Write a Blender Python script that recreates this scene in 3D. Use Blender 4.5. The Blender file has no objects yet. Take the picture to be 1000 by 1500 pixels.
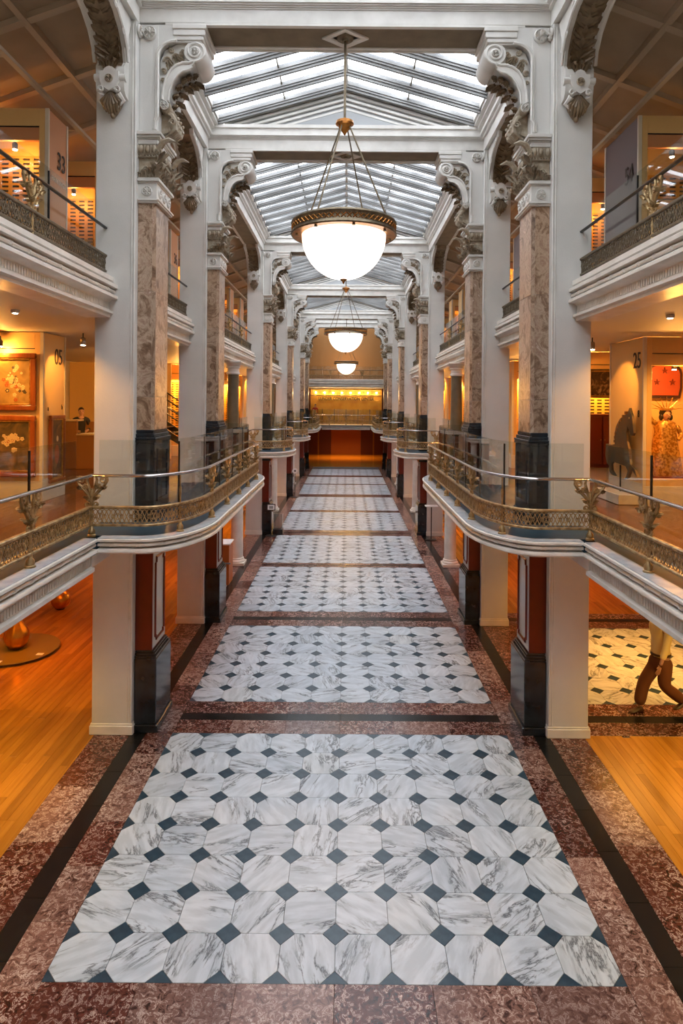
import bpy, bmesh, math, random
from mathutils import Vector, Matrix
R = random.Random(7)
PI = math.pi
C = bpy.context.scene.collection
sc = bpy.context.scene

# ------------------------------------------------------------------ camera, sky, exposure
EYE = 5.4
cam_d = bpy.data.cameras.new('camera')
cam = bpy.data.objects.new('camera', cam_d); C.objects.link(cam)
cam.location = (0.075, 0.0, EYE)
cam.rotation_euler = (PI/2, -0.0078, 0)
cam_d.lens = 910*36/1500; cam_d.sensor_width = 36
cam_d.shift_x = -8/1500; cam_d.shift_y = -160/1500
cam_d.clip_end = 300
sc.camera = cam
sc.view_settings.view_transform = 'Standard'; sc.view_settings.look = 'None'
sc.view_settings.exposure = 0.75; sc.view_settings.gamma = 1.0
sc.view_settings.use_curve_mapping = False
SKY = 6.0
WARM = (1.0, 0.45, 0.085)
W_GROUND, W_MID, W_TOP = 80.0, 170.0, 15.0
w = bpy.data.worlds.new('overcast_sky'); sc.world = w; w.use_nodes = True
nt = w.node_tree; nt.nodes.clear()
_o = nt.nodes.new('ShaderNodeOutputWorld'); _b = nt.nodes.new('ShaderNodeBackground')
_tc = nt.nodes.new('ShaderNodeTexCoord'); _n = nt.nodes.new('ShaderNodeTexNoise'); _r = nt.nodes.new('ShaderNodeValToRGB')
_n.inputs['Scale'].default_value = 3.0; _n.inputs['Detail'].default_value = 4
_r.color_ramp.elements[0].position = .3; _r.color_ramp.elements[0].color = (.80, .82, .85, 1)
_r.color_ramp.elements[1].position = .7; _r.color_ramp.elements[1].color = (.98, .98, .98, 1)
nt.links.new(_tc.outputs['Generated'], _n.inputs['Vector']); nt.links.new(_n.outputs['Fac'], _r.inputs['Fac'])
nt.links.new(_r.outputs['Color'], _b.inputs['Color']); _b.inputs['Strength'].default_value = SKY
nt.links.new(_b.outputs['Background'], _o.inputs['Surface'])

# ------------------------------------------------------------------ mesh builder
class MB:
    def __init__(s): s.v = []; s.f = []
    def add(s, vs, fs):
        o = len(s.v); s.v.extend(vs); s.f.extend([tuple(i+o for i in f) for f in fs])
    def box(s, x0, x1, y0, y1, z0, z1):
        x0, x1 = min(x0, x1), max(x0, x1)
        s.add([(x0,y0,z0),(x1,y0,z0),(x1,y1,z0),(x0,y1,z0),(x0,y0,z1),(x1,y0,z1),(x1,y1,z1),(x0,y1,z1)],
              [(3,2,1,0),(4,5,6,7),(0,1,5,4),(1,2,6,5),(2,3,7,6),(3,0,4,7)]); return s
    def bbox(s, x0, x1, y0, y1, z0, z1, b=.01):      # box with chamfered edges
        x0, x1 = min(x0, x1), max(x0, x1)
        def ring(i, z): 
            return [(x0+i+b,y0+i,z),(x1-i-b,y0+i,z),(x1-i,y0+i+b,z),(x1-i,y1-i-b,z),(x1-i-b,y1-i,z),(x0+i+b,y1-i,z),(x0+i,y1-i-b,z),(x0+i,y0+i+b,z)]
        rs = [ring(b,z0), ring(0,z0+b), ring(0,z1-b), ring(b,z1)]
        s.loft(rs); return s
    def loft(s, rings, cap=True, closed=True):
        n = len(rings[0]); vs = [p for r in rings for p in r]; fs = []
        m = n if closed else n-1
        for k in range(len(rings)-1):
            for i in range(m):
                j = (i+1) % n
                fs.append((k*n+i, k*n+j, (k+1)*n+j, (k+1)*n+i))
        if cap: fs.append(tuple(range(n-1, -1, -1))); fs.append(tuple((len(rings)-1)*n+i for i in range(n)))
        s.add(vs, fs); return s
    def prism(s, poly, ax, a, b):                     # poly: list of 2D points in the two other axes (in xyz order)
        def P(p, t): return (t,p[0],p[1]) if ax=='x' else (p[0],t,p[1]) if ax=='y' else (p[0],p[1],t)
        return s.loft([[P(p,a) for p in poly],[P(p,b) for p in poly]])
    def lathe(s, prof, c=(0,0,0), n=16, ax='z'):
        rs = []
        for r, h in prof:
            ring = []
            for i in range(n):
                a = 2*PI*i/n; u, v = r*math.cos(a), r*math.sin(a)
                ring.append((c[0]+u,c[1]+v,c[2]+h) if ax=='z' else (c[0]+u,c[1]+h,c[2]+v) if ax=='y' else (c[0]+h,c[1]+u,c[2]+v))
            rs.append(ring)
        return s.loft(rs)
    def ell(s, c, r, nu=8, nv=5):
        rs = []
        for k in range(nv+1):
            t = -PI/2 + PI*(k*.98+.01*nv)/nv
            rs.append([(c[0]+r[0]*math.cos(t)*math.cos(2*PI*i/nu), c[1]+r[1]*math.cos(t)*math.sin(2*PI*i/nu), c[2]+r[2]*math.sin(t)) for i in range(nu)])
        return s.loft(rs)
    def tube(s, pts, r, n=6, cap=True):
        pts = [Vector(p) for p in pts]; m = len(pts)
        rr = r if isinstance(r, (list, tuple)) else [r]*m
        t0 = (pts[1]-pts[0]).normalized(); up = Vector((0,0,1)) if abs(t0.z) < .9 else Vector((1,0,0))
        nrm = t0.cross(up).normalized(); rs = []
        for i, p in enumerate(pts):
            t = (pts[min(i+1,m-1)]-pts[max(i-1,0)])
            if t.length < 1e-9: t = t0
            t.normalize(); nrm = (nrm - t*nrm.dot(t)).normalized(); b = t.cross(nrm)
            rs.append([tuple(p + (nrm*math.cos(2*PI*k/n)+b*math.sin(2*PI*k/n))*rr[i]) for k in range(n)])
        return s.loft(rs, cap)
    def sweep(s, prof, path, closed=True, cap=True):  # prof (o,z): o>0 toward the left of travel (the hall)
        N = normals(path); rs = []
        for (x,y),(nx,ny) in zip(path, N): rs.append([(x+nx*o, y+ny*o, z) for o, z in prof])
        return s.loft(rs, cap and closed, closed)
    def leaf(s, base, out, up, L, Wd, curl=.5, lobes=4, thick=.012):  # cupped leaf with lobed edges that bends over at its tip
        base = Vector(base); out = Vector(out).normalized(); up = Vector(up).normalized(); sd = up.cross(out).normalized()
        K = 9; rs = []
        for k in range(K):
            t = k/(K-1); ang = curl*PI*t*t
            c = base + up*(L*(math.sin(ang)/ (curl*PI) if curl>0 else t)*1.0 if False else L*t*math.cos(ang*.55)) + out*(L*.55*t*math.sin(ang)+.02)
            wd = Wd*(math.sin(PI*min(1,t*.85+.15))**.7)*(1+.22*math.cos(lobes*2*PI*t))*.5
            if k == K-1: wd = Wd*.06
            rs.append([tuple(c+sd*wd*a+out*(wd*.35*(a*a)-.0)+out*d) for a,d in ((-1,0),(-.5,-.012),(0,.014),(.5,-.012),(1,0),(.5,-thick-.02),(0,-thick-.01),(-.5,-thick-.02))])
        return s.loft(rs)
    def rosette(s, c, ax, r, h=.03, petals=8):        # ax: '-y' faces camera, '-x' faces hall (right side build), 'z' down
        def P(u, v, d):
            if ax == '-y': return (c[0]+u, c[1]-d, c[2]+v)
            if ax == '-x': return (c[0]-d, c[1]+u, c[2]+v)
            return (c[0]+u, c[1]+v, c[2]-d)
        n = 14
        s.loft([[P(rr*math.cos(2*PI*i/n), rr*math.sin(2*PI*i/n), d) for i in range(n)] for rr, d in ((r,0),(r,h*.5),(r*.86,h),(r*.74,h*.55))])
        for k in range(petals):
            a = 2*PI*k/petals; ca, sa = math.cos(a), math.sin(a)
            rs = []
            for t, wd, d in ((.2,.06,.7),(.4,.13,1.3),(.62,.15,1.4),(.78,.05,.9)):
                rs.append([P((t*ca - q*wd*sa)*r, (t*sa + q*wd*ca)*r, dd) for q, dd in ((-1,h*.5),(0,h*d),(1,h*.5))])
            s.loft(rs)
        s.loft([[P(rr*math.cos(2*PI*i/8), rr*math.sin(2*PI*i/8), d) for i in range(8)] for rr, d in ((r*.2,h*.4),(r*.17,h*1.4),(r*.05,h*1.7))])
        return s
    def build(s, name, mat, parent=None, smooth=False, **kw):
        me = bpy.data.meshes.new(name); me.from_pydata(s.v, [], s.f)
        bm = bmesh.new(); bm.from_mesh(me); bmesh.ops.recalc_face_normals(bm, faces=bm.faces[:]); bm.to_mesh(me); bm.free()
        me.update()
        if mat: me.materials.append(mat)
        if smooth:
            me.polygons.foreach_set('use_smooth', [True]*len(me.polygons)); me.set_sharp_from_angle(angle=.7)
        return link(name, me, parent, **kw)

def link(name, me, parent=None, loc=None, rz=None, scale=None, kind=None, label=None):
    o = bpy.data.objects.new(name, me); C.objects.link(o)
    if parent: o.parent = parent
    if loc: o.location = loc
    if rz is not None: o.rotation_euler = (0,0,rz)
    if scale: o.scale = scale
    if kind: o['kind'] = kind
    if label: o['label'] = label
    return o
def thing(name, label, cat, loc=(0,0,0), s=1, group=None, kind=None):
    o = bpy.data.objects.new(name, None); C.objects.link(o); o.location = loc; o.scale = (s,1,1)
    o['label'] = label; o['category'] = cat
    if group: o['group'] = group
    if kind: o['kind'] = kind
    return o
def struct(name, loc=(0,0,0), s=1):
    o = bpy.data.objects.new(name, None); C.objects.link(o); o.location = loc; o.scale = (s,1,1); o['kind'] = 'structure'; return o
def dup(o, loc=None, s=None, label=None, parent=None):
    c = o.copy(); C.objects.link(c)
    if parent: c.parent = parent
    if loc: c.location = loc
    if s: c.scale = (s,1,1)
    if label: c['label'] = label
    for ch in list(o.children): dup(ch, parent=c)
    return c
def normals(path):
    n = len(path); out = []
    def seg(i):
        dx, dy = path[i+1][0]-path[i][0], path[i+1][1]-path[i][1]; l = math.hypot(dx,dy) or 1
        return (-dy/l, dx/l)
    for i in range(n):
        a = seg(max(i-1,0)); b = seg(min(i,n-2)); mx, my = a[0]+b[0], a[1]+b[1]; l = math.hypot(mx,my) or 1
        mx /= l; my /= l; k = 1/max(.5, mx*a[0]+my*a[1]); out.append((mx*k, my*k))
    return out
def offset(path, d): return [(x+nx*d, y+ny*d) for (x,y),(nx,ny) in zip(path, normals(path))]
def arclen(path):
    L = [0]
    for a, b in zip(path, path[1:]): L.append(L[-1]+math.hypot(b[0]-a[0], b[1]-a[1]))
    return L
def along(path, L, s):
    s = max(0, min(s, L[-1]-1e-6))
    i = 0
    lo, hi = 0, len(L)-1
    while hi-lo > 1:
        m = (lo+hi)//2
        if L[m] <= s: lo = m
        else: hi = m
    i = lo; d = L[i+1]-L[i] or 1e-9; t = (s-L[i])/d
    a, b = path[i], path[i+1]; dx, dy = (b[0]-a[0])/d, (b[1]-a[1])/d
    return a[0]+(b[0]-a[0])*t, a[1]+(b[1]-a[1])*t, -dy, dx, math.atan2(dy, dx)
def spiral(c, r0, r1, a0, turns, n=14, plane='xz', y=0):
    out = []
    for i in range(n+1):
        t = i/n; r = r0+(r1-r0)*t; a = a0+turns*2*PI*t; u, v = c[0]+r*math.cos(a), c[1]+r*math.sin(a)
        out.append((u,y,v) if plane=='xz' else (y,u,v))
    return out

# ------------------------------------------------------------------ materials
def newmat(name):
    m = bpy.data.materials.new(name); m.use_nodes = True; t = m.node_tree
    return m, t, t.nodes['Principled BSDF']
def N(t, typ, **kw):
    n = t.nodes.new(typ)
    for k, v in kw.items():
        if k in n.inputs: n.inputs[k].default_value = v
        else: setattr(n, k, v)
    return n
def ramp(t, src, stops):
    r = t.nodes.new('ShaderNodeValToRGB'); e = r.color_ramp.elements
    while len(e) < len(stops): e.new(.5)
    for el, (p, c) in zip(e, stops): el.position = p; el.color = (*c, 1) if len(c)==3 else c
    t.links.new(src, r.inputs['Fac']); return r
def M(name, col, rough=.5, metal=0, col2=None, scale=4, lo=.35, hi=.65, bump=0, bscale=30, spec=.5, coat=0):
    m, t, p = newmat(name)
    p.inputs['Base Color'].default_value = (*col, 1); p.inputs['Roughness'].default_value = rough
    p.inputs['Metallic'].default_value = metal; p.inputs['Specular IOR Level'].default_value = spec
    if coat: p.inputs['Coat Weight'].default_value = coat; p.inputs['Coat Roughness'].default_value = .06
    tc = N(t, 'ShaderNodeTexCoord')
    if col2:
        n = N(t, 'ShaderNodeTexNoise', Scale=scale, Detail=5); t.links.new(tc.outputs['Object'], n.inputs['Vector'])
        r = ramp(t, n.outputs['Fac'], [(lo, col), (hi, col2)]); t.links.new(r.outputs['Color'], p.inputs['Base Color'])
    if bump:
        n = N(t, 'ShaderNodeTexNoise', Scale=bscale, Detail=4); t.links.new(tc.outputs['Object'], n.inputs['Vector'])
        b = N(t, 'ShaderNodeBump', Strength=bump, Distance=.01); t.links.new(n.outputs['Fac'], b.inputs['Height']); t.links.new(b.outputs['Normal'], p.inputs['Normal'])
    return m
def rand_coords(t, rot=True, stretch=(1,1,1)):
    """position in the world, shifted and turned by a random number for every piece"""
    g = N(t, 'ShaderNodeNewGeometry'); oi = N(t, 'ShaderNodeObjectInfo')
    ad = N(t, 'ShaderNodeMath', operation='ADD'); t.links.new(g.outputs['Random Per Island'], ad.inputs[0]); t.links.new(oi.outputs['Random'], ad.inputs[1])
    mu = N(t, 'ShaderNodeMath', operation='MULTIPLY'); mu.inputs[1].default_value = 37.0; t.links.new(ad.outputs[0], mu.inputs[0])
    cx = N(t, 'ShaderNodeCombineXYZ')
    for k in range(3): t.links.new(mu.outputs[0], cx.inputs[k])
    va = N(t, 'ShaderNodeVectorMath', operation='ADD'); t.links.new(g.outputs['Position'], va.inputs[0]); t.links.new(cx.outputs[0], va.inputs[1])
    src = va.outputs[0]
    if rot:
        vr = N(t, 'ShaderNodeVectorRotate', rotation_type='Z_AXIS'); t.links.new(src, vr.inputs['Vector']); t.links.new(mu.outputs[0], vr.inputs['Angle']); src = vr.outputs[0]
    mp = N(t, 'ShaderNodeMapping'); mp.inputs['Scale'].default_value = stretch; t.links.new(src, mp.inputs['Vector'])
    fr = N(t, 'ShaderNodeMath', operation='FRACT'); t.links.new(ad.outputs[0], fr.inputs[0])
    return mp.outputs[0], fr.outputs[0]
def mix(t, fac, a, b, mode='MIX'):
    n = N(t, 'ShaderNodeMix', data_type='RGBA', blend_type=mode)
    if isinstance(fac, (int, float)): n.inputs[0].default_value = fac
    else: t.links.new(fac, n.inputs[0])
    for sock, v in ((n.inputs[6], a), (n.inputs[7], b)):
        if isinstance(v, tuple): sock.default_value = (*v, 1)
        else: t.links.new(v, sock)
    return n.outputs[2]
def mat_tile():
    m, t, p = newmat('white_veined_marble'); v, rnd = rand_coords(t, True, (1.2, 4.5, 1))
    n = N(t, 'ShaderNodeTexNoise', Scale=1.6, Detail=7, Roughness=.62, Distortion=.5); t.links.new(v, n.inputs['Vector'])
    a = N(t, 'ShaderNodeMath', operation='SUBTRACT'); a.inputs[1].default_value = .5; t.links.new(n.outputs['Fac'], a.inputs[0])
    b = N(t, 'ShaderNodeMath', operation='ABSOLUTE'); t.links.new(a.outputs[0], b.inputs[0])
    vein = ramp(t, b.outputs[0], [(0, (.07,.085,.10)), (.012, (.34,.37,.40)), (.05, (.67,.735,.79))])
    n2 = N(t, 'ShaderNodeTexNoise', Scale=2.6, Detail=4); t.links.new(v, n2.inputs['Vector'])
    cloud = ramp(t, n2.outputs['Fac'], [(.40, (.46,.50,.53)), (.62, (.78,.80,.82))])
    n3 = N(t, 'ShaderNodeTexNoise', Scale=.9, Detail=2); t.links.new(v, n3.inputs['Vector'])
    msk = ramp(t, n3.outputs['Fac'], [(.44, (0,0,0)), (.58, (1,1,1))])
    base = mix(t, msk.outputs['Color'], (.67,.735,.79), vein.outputs['Color'])
    c = mix(t, .55, base, cloud.outputs['Color'], 'MULTIPLY')
    tint = ramp(t, rnd, [(0, (.86,.88,.90)), (.5, (1,1,1)), (.93, (1,1,1)), (1, (.95,.92,.86))])
    t.links.new(mix(t, 1.0, c, tint.outputs['Color'], 'MULTIPLY'), p.inputs['Base Color'])
    p.inputs['Roughness'].default_value = .30; p.inputs['Specular IOR Level'].default_value = .4
    return m
def mat_granite(name, dark, mid, light, rough=.22, sc_=26):
    m, t, p = newmat(name); v, rnd = rand_coords(t, False)
    n = N(t, 'ShaderNodeTexNoise', Scale=sc_, Detail=6, Roughness=.7, Distortion=1.2); t.links.new(v, n.inputs['Vector'])
    r = ramp(t, n.outputs['Fac'], [(.40, dark), (.46, mid), (.535, mid), (.56, light), (.60, mid)])
    n2 = N(t, 'ShaderNodeTexNoise', Scale=2.2, Detail=3); t.links.new(v, n2.inputs['Vector'])
    r2 = ramp(t, n2.outputs['Fac'], [(.38, (.55,.5,.5)), (.62, (1.0,1.0,1.0))])
    flat = mix(t, r2.outputs['Color'], mid, r.outputs['Color'])
    k = ramp(t, rnd, [(0, (1.25,1.2,1.15)), (.3, (.8,.74,.74)), (.6, (1.15,1.05,1.0)), (1, (.65,.6,.62))])
    t.links.new(mix(t, 1.0, flat, k.outputs['Color'], 'MULTIPLY'), p.inputs['Base Color'])
    p.inputs['Roughness'].default_value = rough; p.inputs['Specular IOR Level'].default_value = .5
    return m
def mat_breccia():
    m, t, p = newmat('brown_breccia_marble'); v, rnd = rand_coords(t, False, (1,1,.8))
    n = N(t, 'ShaderNodeTexNoise', Scale=2.6, Detail=8, Roughness=.68, Distortion=1.8); t.links.new(v, n.inputs['Vector'])
    r = ramp(t, n.outputs['Fac'], [(.34, (.12,.07,.04)), (.44, (.25,.165,.11)), (.52, (.46,.36,.27)), (.60, (.31,.20,.145)), (.70, (.66,.57,.48))])
    n2 = N(t, 'ShaderNodeTexVoronoi', Scale=9, feature='DISTANCE_TO_EDGE'); 
    nd = N(t, 'ShaderNodeTexNoise', Scale=4, Detail=3); t.links.new(v, nd.inputs['Vector'])
    va = N(t, 'ShaderNodeVectorMath', operation='MULTIPLY_ADD'); va.inputs[1].default_value = (.5,.5,.5); t.links.new(nd.outputs['Color'], va.inputs[0]); t.links.new(v, va.inputs[2])
    t.links.new(va.outputs[0], n2.inputs['Vector'])
    e = ramp(t, n2.outputs['Distance'], [(0, (.55,.45,.4)), (.06, (1,1,1))])
    c = mix(t, .35, r.outputs['Color'], e.outputs['Color'], 'MULTIPLY')
    k = ramp(t, rnd, [(0, (1.15,1.12,1.1)), (.5, (.9,.86,.82)), (1, (1.25,1.1,.95))])
    t.links.new(mix(t, 1.0, c, k.outputs['Color'], 'MULTIPLY'), p.inputs['Base Color'])
    p.inputs['Roughness'].default_value = .3
    return m
def mat_wood(name, a, b, rough=.25, along='y'):
    m, t, p = newmat(name); st = {'y': (9,.7,9), 'x': (.7,9,9), 'z': (9,9,.7)}[along]
    v, rnd = rand_coords(t, False, st)
    n = N(t, 'ShaderNodeTexNoise', Scale=1.5, Detail=6, Roughness=.6); t.links.new(v, n.inputs['Vector'])
    r = ramp(t, n.outputs['Fac'], [(.3, a), (.7, b)])
    k = ramp(t, rnd, [(0, (.72,.7,.68)), (1, (1.15,1.12,1.1))])
    t.links.new(mix(t, 1.0, r.outputs['Color'], k.outputs['Color'], 'MULTIPLY'), p.inputs['Base Color'])
    p.inputs['Roughness'].default_value = rough
    return m
def mat_glass(name, tint=(.93,.96,.95), rmin=.02, rough=.0):
    m, t, p = newmat(name); t.nodes.remove(p); out = [n for n in t.nodes if n.type == 'OUTPUT_MATERIAL'][0]
    tr = N(t, 'ShaderNodeBsdfTransparent'); tr.inputs['Color'].default_value = (*tint, 1)
    gl = N(t, 'ShaderNodeBsdfGlossy', Roughness=rough); lw = N(t, 'ShaderNodeLayerWeight', Blend=.5)
    pw_ = N(t, 'ShaderNodeMath', operation='POWER'); pw_.inputs[1].default_value = 5; t.links.new(lw.outputs['Facing'], pw_.inputs[0])
    fr = N(t, 'ShaderNodeMath', operation='MULTIPLY_ADD'); fr.inputs[1].default_value = .9; fr.inputs[2].default_value = .05; t.links.new(pw_.outputs[0], fr.inputs[0])
    mx = N(t, 'ShaderNodeMixShader'); t.links.new(fr.outputs[0], mx.inputs[0]); t.links.new(tr.outputs[0], mx.inputs[1]); t.links.new(gl.outputs[0], mx.inputs[2])
    t.links.new(mx.outputs[0], out.inputs['Surface']); return m
def mat_skypane():
    m, t, p = newmat('skylight_glass'); t.nodes.remove(p); out = [n for n in t.nodes if n.type == 'OUTPUT_MATERIAL'][0]
    tr = N(t, 'ShaderNodeBsdfTransparent'); tr.inputs['Color'].default_value = (.95,.97,1,1)
    tl = N(t, 'ShaderNodeBsdfDiffuse'); tl.inputs['Color'].default_value = (.55,.58,.62,1)
    v, rnd = rand_coords(t, False); n = N(t, 'ShaderNodeTexNoise', Scale=1.1, Detail=3); t.links.new(v, n.inputs['Vector'])
    r = ramp(t, n.outputs['Fac'], [(.38, (.03,.03,.03)), (.62, (.40,.40,.40))])
    mx = N(t, 'ShaderNodeMixShader'); t.links.new(r.outputs['Color'], mx.inputs[0]); t.links.new(tr.outputs[0], mx.inputs[1]); t.links.new(tl.outputs[0], mx.inputs[2])
    t.links.new(mx.outputs[0], out.inputs['Surface']); return m
def mat_emit(name, col, st, col2=None, sc_=3):
    m, t, p = newmat(name); p.inputs['Base Color'].default_value = (*[min(1,c*.8) for c in col], 1)
    p.inputs['Emission Color'].default_value = (*col, 1); p.inputs['Emission Strength'].default_value = st
    if col2:
        tc = N(t, 'ShaderNodeTexCoord'); n = N(t, 'ShaderNodeTexNoise', Scale=sc_, Detail=4); t.links.new(tc.outputs['Object'], n.inputs['Vector'])
        r = ramp(t, n.outputs['Fac'], [(.45, col), (.62, col2)]); t.links.new(r.outputs['Color'], p.inputs['Emission Color'])
    return m
def mat_painting(name, cols, sc_=3):
    m, t, p = newmat(name); tc = N(t, 'ShaderNodeTexCoord')
    n = N(t, 'ShaderNodeTexNoise', Scale=sc_, Detail=6, Distortion=1.5); t.links.new(tc.outputs['Object'], n.inputs['Vector'])
    k = len(cols); r = ramp(t, n.outputs['Fac'], [(.3+.4*i/(k-1), c) for i, c in enumerate(cols)])
    t.links.new(r.outputs['Color'], p.inputs['Base Color']); p.inputs['Roughness'].default_value = .35; return m

plaster = M('pale_grey_plaster', (.67,.655,.62), .55, col2=(.61,.60,.57), scale=1.5, bump=.15, bscale=60)
mould = M('painted_white_moulding', (.70,.68,.64), .45, col2=(.60,.58,.54), scale=3)
carve = M('carved_plaster_ornament', (.46,.40,.31), .45, col2=(.26,.20,.13), scale=9)  # browned for dirt and for warm gallery light put into the colour
leafm = M('shade_tinted_carved_leaf', (.24,.17,.10), .42, col2=(.13,.085,.045), scale=7)  # brown is warm-lit shade painted into the carving, with some dirt
stone = M('cream_fascia_stone', (.76,.72,.66), .35, col2=(.64,.60,.54), scale=3)
ledge_m = M('weathered_grey_ledge', (.46,.49,.51), .22, col2=(.34,.38,.42), scale=5)
rafm = M('grey_rafter_paint', (.21,.21,.205), .5)
soffm = M('brown_soffit', (.20,.155,.095), .6, col2=(.15,.11,.065), scale=3)  # plain brown with a faint mottle
cream = M('cream_paint', (.72,.64,.52), .6)
blackm = M('polished_black_marble', (.012,.015,.02), .14, col2=(.02,.028,.036), scale=5, spec=.6)
slate = M('dark_blue_polished_stone', (.008,.024,.042), .45, col2=(.016,.048,.078), scale=2, spec=.2)
oxblood = M('oxblood_red_paint', (.17,.016,.006), .3, col2=(.13,.012,.005), scale=3)
panelm = M('pale_grey_panel', (.52,.53,.53), .25)
brass = M('aged_brass', (.52,.37,.18), .36, .6, col2=(.25,.155,.065), scale=12)
bronze = M('dark_bronze', (.14,.105,.065), .4, .7, col2=(.2,.16,.1), scale=15)
ironm = M('black_handrail_paint', (.012,.010,.009), .3)
steel = M('polished_steel_rail', (.42,.38,.36), .16, .9)
orangebr = M('gilt_bronze', (.55,.24,.05), .3, .8, col2=(.3,.12,.03), scale=10)
tile_m = mat_tile()
inset_m = M('slate_blue_inset', (.014,.040,.064), .28, col2=(.03,.065,.095), scale=9)
gran = mat_granite('red_granite', (.012,.004,.004), (.10,.032,.024), (.66,.56,.50), .2, 13)
granp = mat_granite('pink_granite', (.03,.012,.010), (.20,.115,.095), (.72,.64,.58), .2, 13)
blackg = M('black_granite', (.006,.007,.008), .22, col2=(.012,.013,.014), scale=9, spec=.3)
breccia = mat_breccia()
wood = mat_wood('honey_oak_floor', (.34,.14,.018), (.48,.22,.03), .2)
woodd = mat_wood('brown_wood_floor', (.13,.05,.02), (.20,.085,.035), .22)
woodf = mat_wood('varnished_frame_wood', (.24,.055,.010), (.40,.11,.02), .3, 'z')
gilt = M('gilded_frame', (.55,.30,.07), .35, .5, col2=(.35,.16,.03), scale=14)
groutm = M('dark_grout', (.10,.10,.10), .8)
glass = mat_glass('clear_glass')
skyp = mat_skypane()
bulb = mat_emit('lamp_glow', (1,.9,.7), 40)
bowl_m = mat_emit('alabaster_bowl', (1,.95,.88), 1.25, (1,.72,.45), 1.6)
casem = M('cream_display_case', (.78,.50,.20), .5)  # white casework with the orange gallery light put into its colour
slotm = M('amber_slotted_panel', (.62,.30,.06), .45)
darkm = M('dark_recess', (.03,.018,.010), .7)
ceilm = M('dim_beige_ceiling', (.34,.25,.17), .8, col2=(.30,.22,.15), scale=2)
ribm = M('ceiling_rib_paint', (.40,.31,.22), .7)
white = M('white_card', (.85,.85,.85), .5)
inkm = M('dark_lettering', (.02,.012,.01), .6)
goldv = M('gold_leaf', (.85,.42,.06), .28, 1.0, col2=(.6,.25,.03), scale=4, bump=.3, bscale=8)

def text(name, s, size, loc, rot, parent=None, mat=None, label=None, depth=.004, space=1.0, narrow=1.0, bold=0.0):
    cu = bpy.data.curves.new(name, 'FONT'); cu.body = s; cu.size = size; cu.extrude = depth; cu.align_x = 'CENTER'; cu.align_y = 'CENTER'; cu.space_character = space; cu.offset = bold
    tmp = bpy.data.objects.new(name, cu); C.objects.link(tmp); dg = bpy.context.evaluated_depsgraph_get(); dg.update()
    me = bpy.data.meshes.new_from_object(tmp.evaluated_get(dg)); bpy.data.objects.remove(tmp)
    me.materials.clear(); me.materials.append(mat or inkm)
    o = bpy.data.objects.new(name, me); C.objects.link(o); o.location = loc; o.rotation_euler = rot; o.scale = (narrow,1,1)
    if parent: o.parent = parent
    if label: o['label'] = label
    return o
def plight(loc, power, col=WARM, rad=.05, name='lamp_light'):
    l = bpy.data.lights.new(name, 'POINT'); l.energy = power; l.color = col; l.shadow_soft_size = rad
    o = bpy.data.objects.new(name, l); C.objects.link(o); o.location = loc; return o
def slight(loc, target, power, ang, col=WARM, blend=.3, rad=.05):
    l = bpy.data.lights.new('spot_light', 'SPOT'); l.energy = power; l.color = col; l.spot_size = ang; l.spot_blend = blend; l.shadow_soft_size = rad
    o = bpy.data.objects.new('spot_light', l); C.objects.link(o); o.location = loc
    o.rotation_euler = (Vector(target)-Vector(loc)).to_track_quat('-Z','Y').to_euler(); return o
def alight(loc, sx, sy, power, col=WARM, rot=(0,0,0)):
    l = bpy.data.lights.new('gallery_light', 'AREA'); l.shape = 'RECTANGLE'; l.size = sx; l.size_y = sy; l.energy = power; l.color = col; l.spread = 2.2
    o = bpy.data.objects.new('gallery_light', l); C.objects.link(o); o.location = loc; o.rotation_euler = rot; return o

# ------------------------------------------------------------------ layout
PY = [10.55, 15.6, 25.8, 36.1, 45.9, 51.1]            # piers along the hall
Z2, Z3 = 3.44, 7.42                                   # balcony ledges
XO = 9.5                                              # outer walls
YA, YB = -3.0, 66.0
ORD = ['first', 'second', 'third', 'fourth', 'fifth', 'sixth']
SIDE = {1: 'right', -1: 'left'}

# ------------------------------------------------------------------ floor
TS = .5445; HW = TS*5; CC = .13; GAP = .004
fields = [(.2,8),(5.77,8),(11.2,7),(16.05,8),(20.9,8),(26.3,8),(31.2,8),(36.6,8),(41.35,7),(46.2,8)]
floor = struct('floor')
MB().box(-XO-.2, XO+.2, YA-.2, YB, -.3, -.022).build('subfloor', groutm, floor)
def octmesh(mb, cx, cy, h=TS/2-GAP/2, c=CC):
    def ring(i, z): 
        a = h-i; q = h-c
        return [(cx-q,cy-a,z),(cx+q,cy-a,z),(cx+a,cy-q,z),(cx+a,cy+q,z),(cx+q,cy+a,z),(cx-q,cy+a,z),(cx-a,cy+q,z),(cx-a,cy-q,z)]
    mb.loft([ring(0,-.02), ring(0,-.002), ring(.002,0)])
def diamesh(mb, cx, cy, c=CC-GAP*.8):
    mb.loft([[(cx-c,cy,z),(cx,cy-c,z),(cx+c,cy,z),(cx,cy+c,z)] for z in (-.02,-.001)])
m_ = MB(); octmesh(m_, 0, 0); om = m_.build('marble_tile', tile_m, floor).data; bpy.data.objects.remove(C.objects[-1]) if False else None
proto_oct = [o for o in floor.children if o.name == 'marble_tile'][0]
m_ = MB(); diamesh(m_, 0, 0); proto_dia = m_.build('slate_inset', inset_m, floor)
rest_o, rest_d, edge_d, n_o, n_d = MB(), MB(), MB(), 0, 0
first_o = first_d = True
def tri(mb, pts): mb.loft([[(x,y,z) for x,y in pts] for z in (-.02,-.001)])
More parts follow.
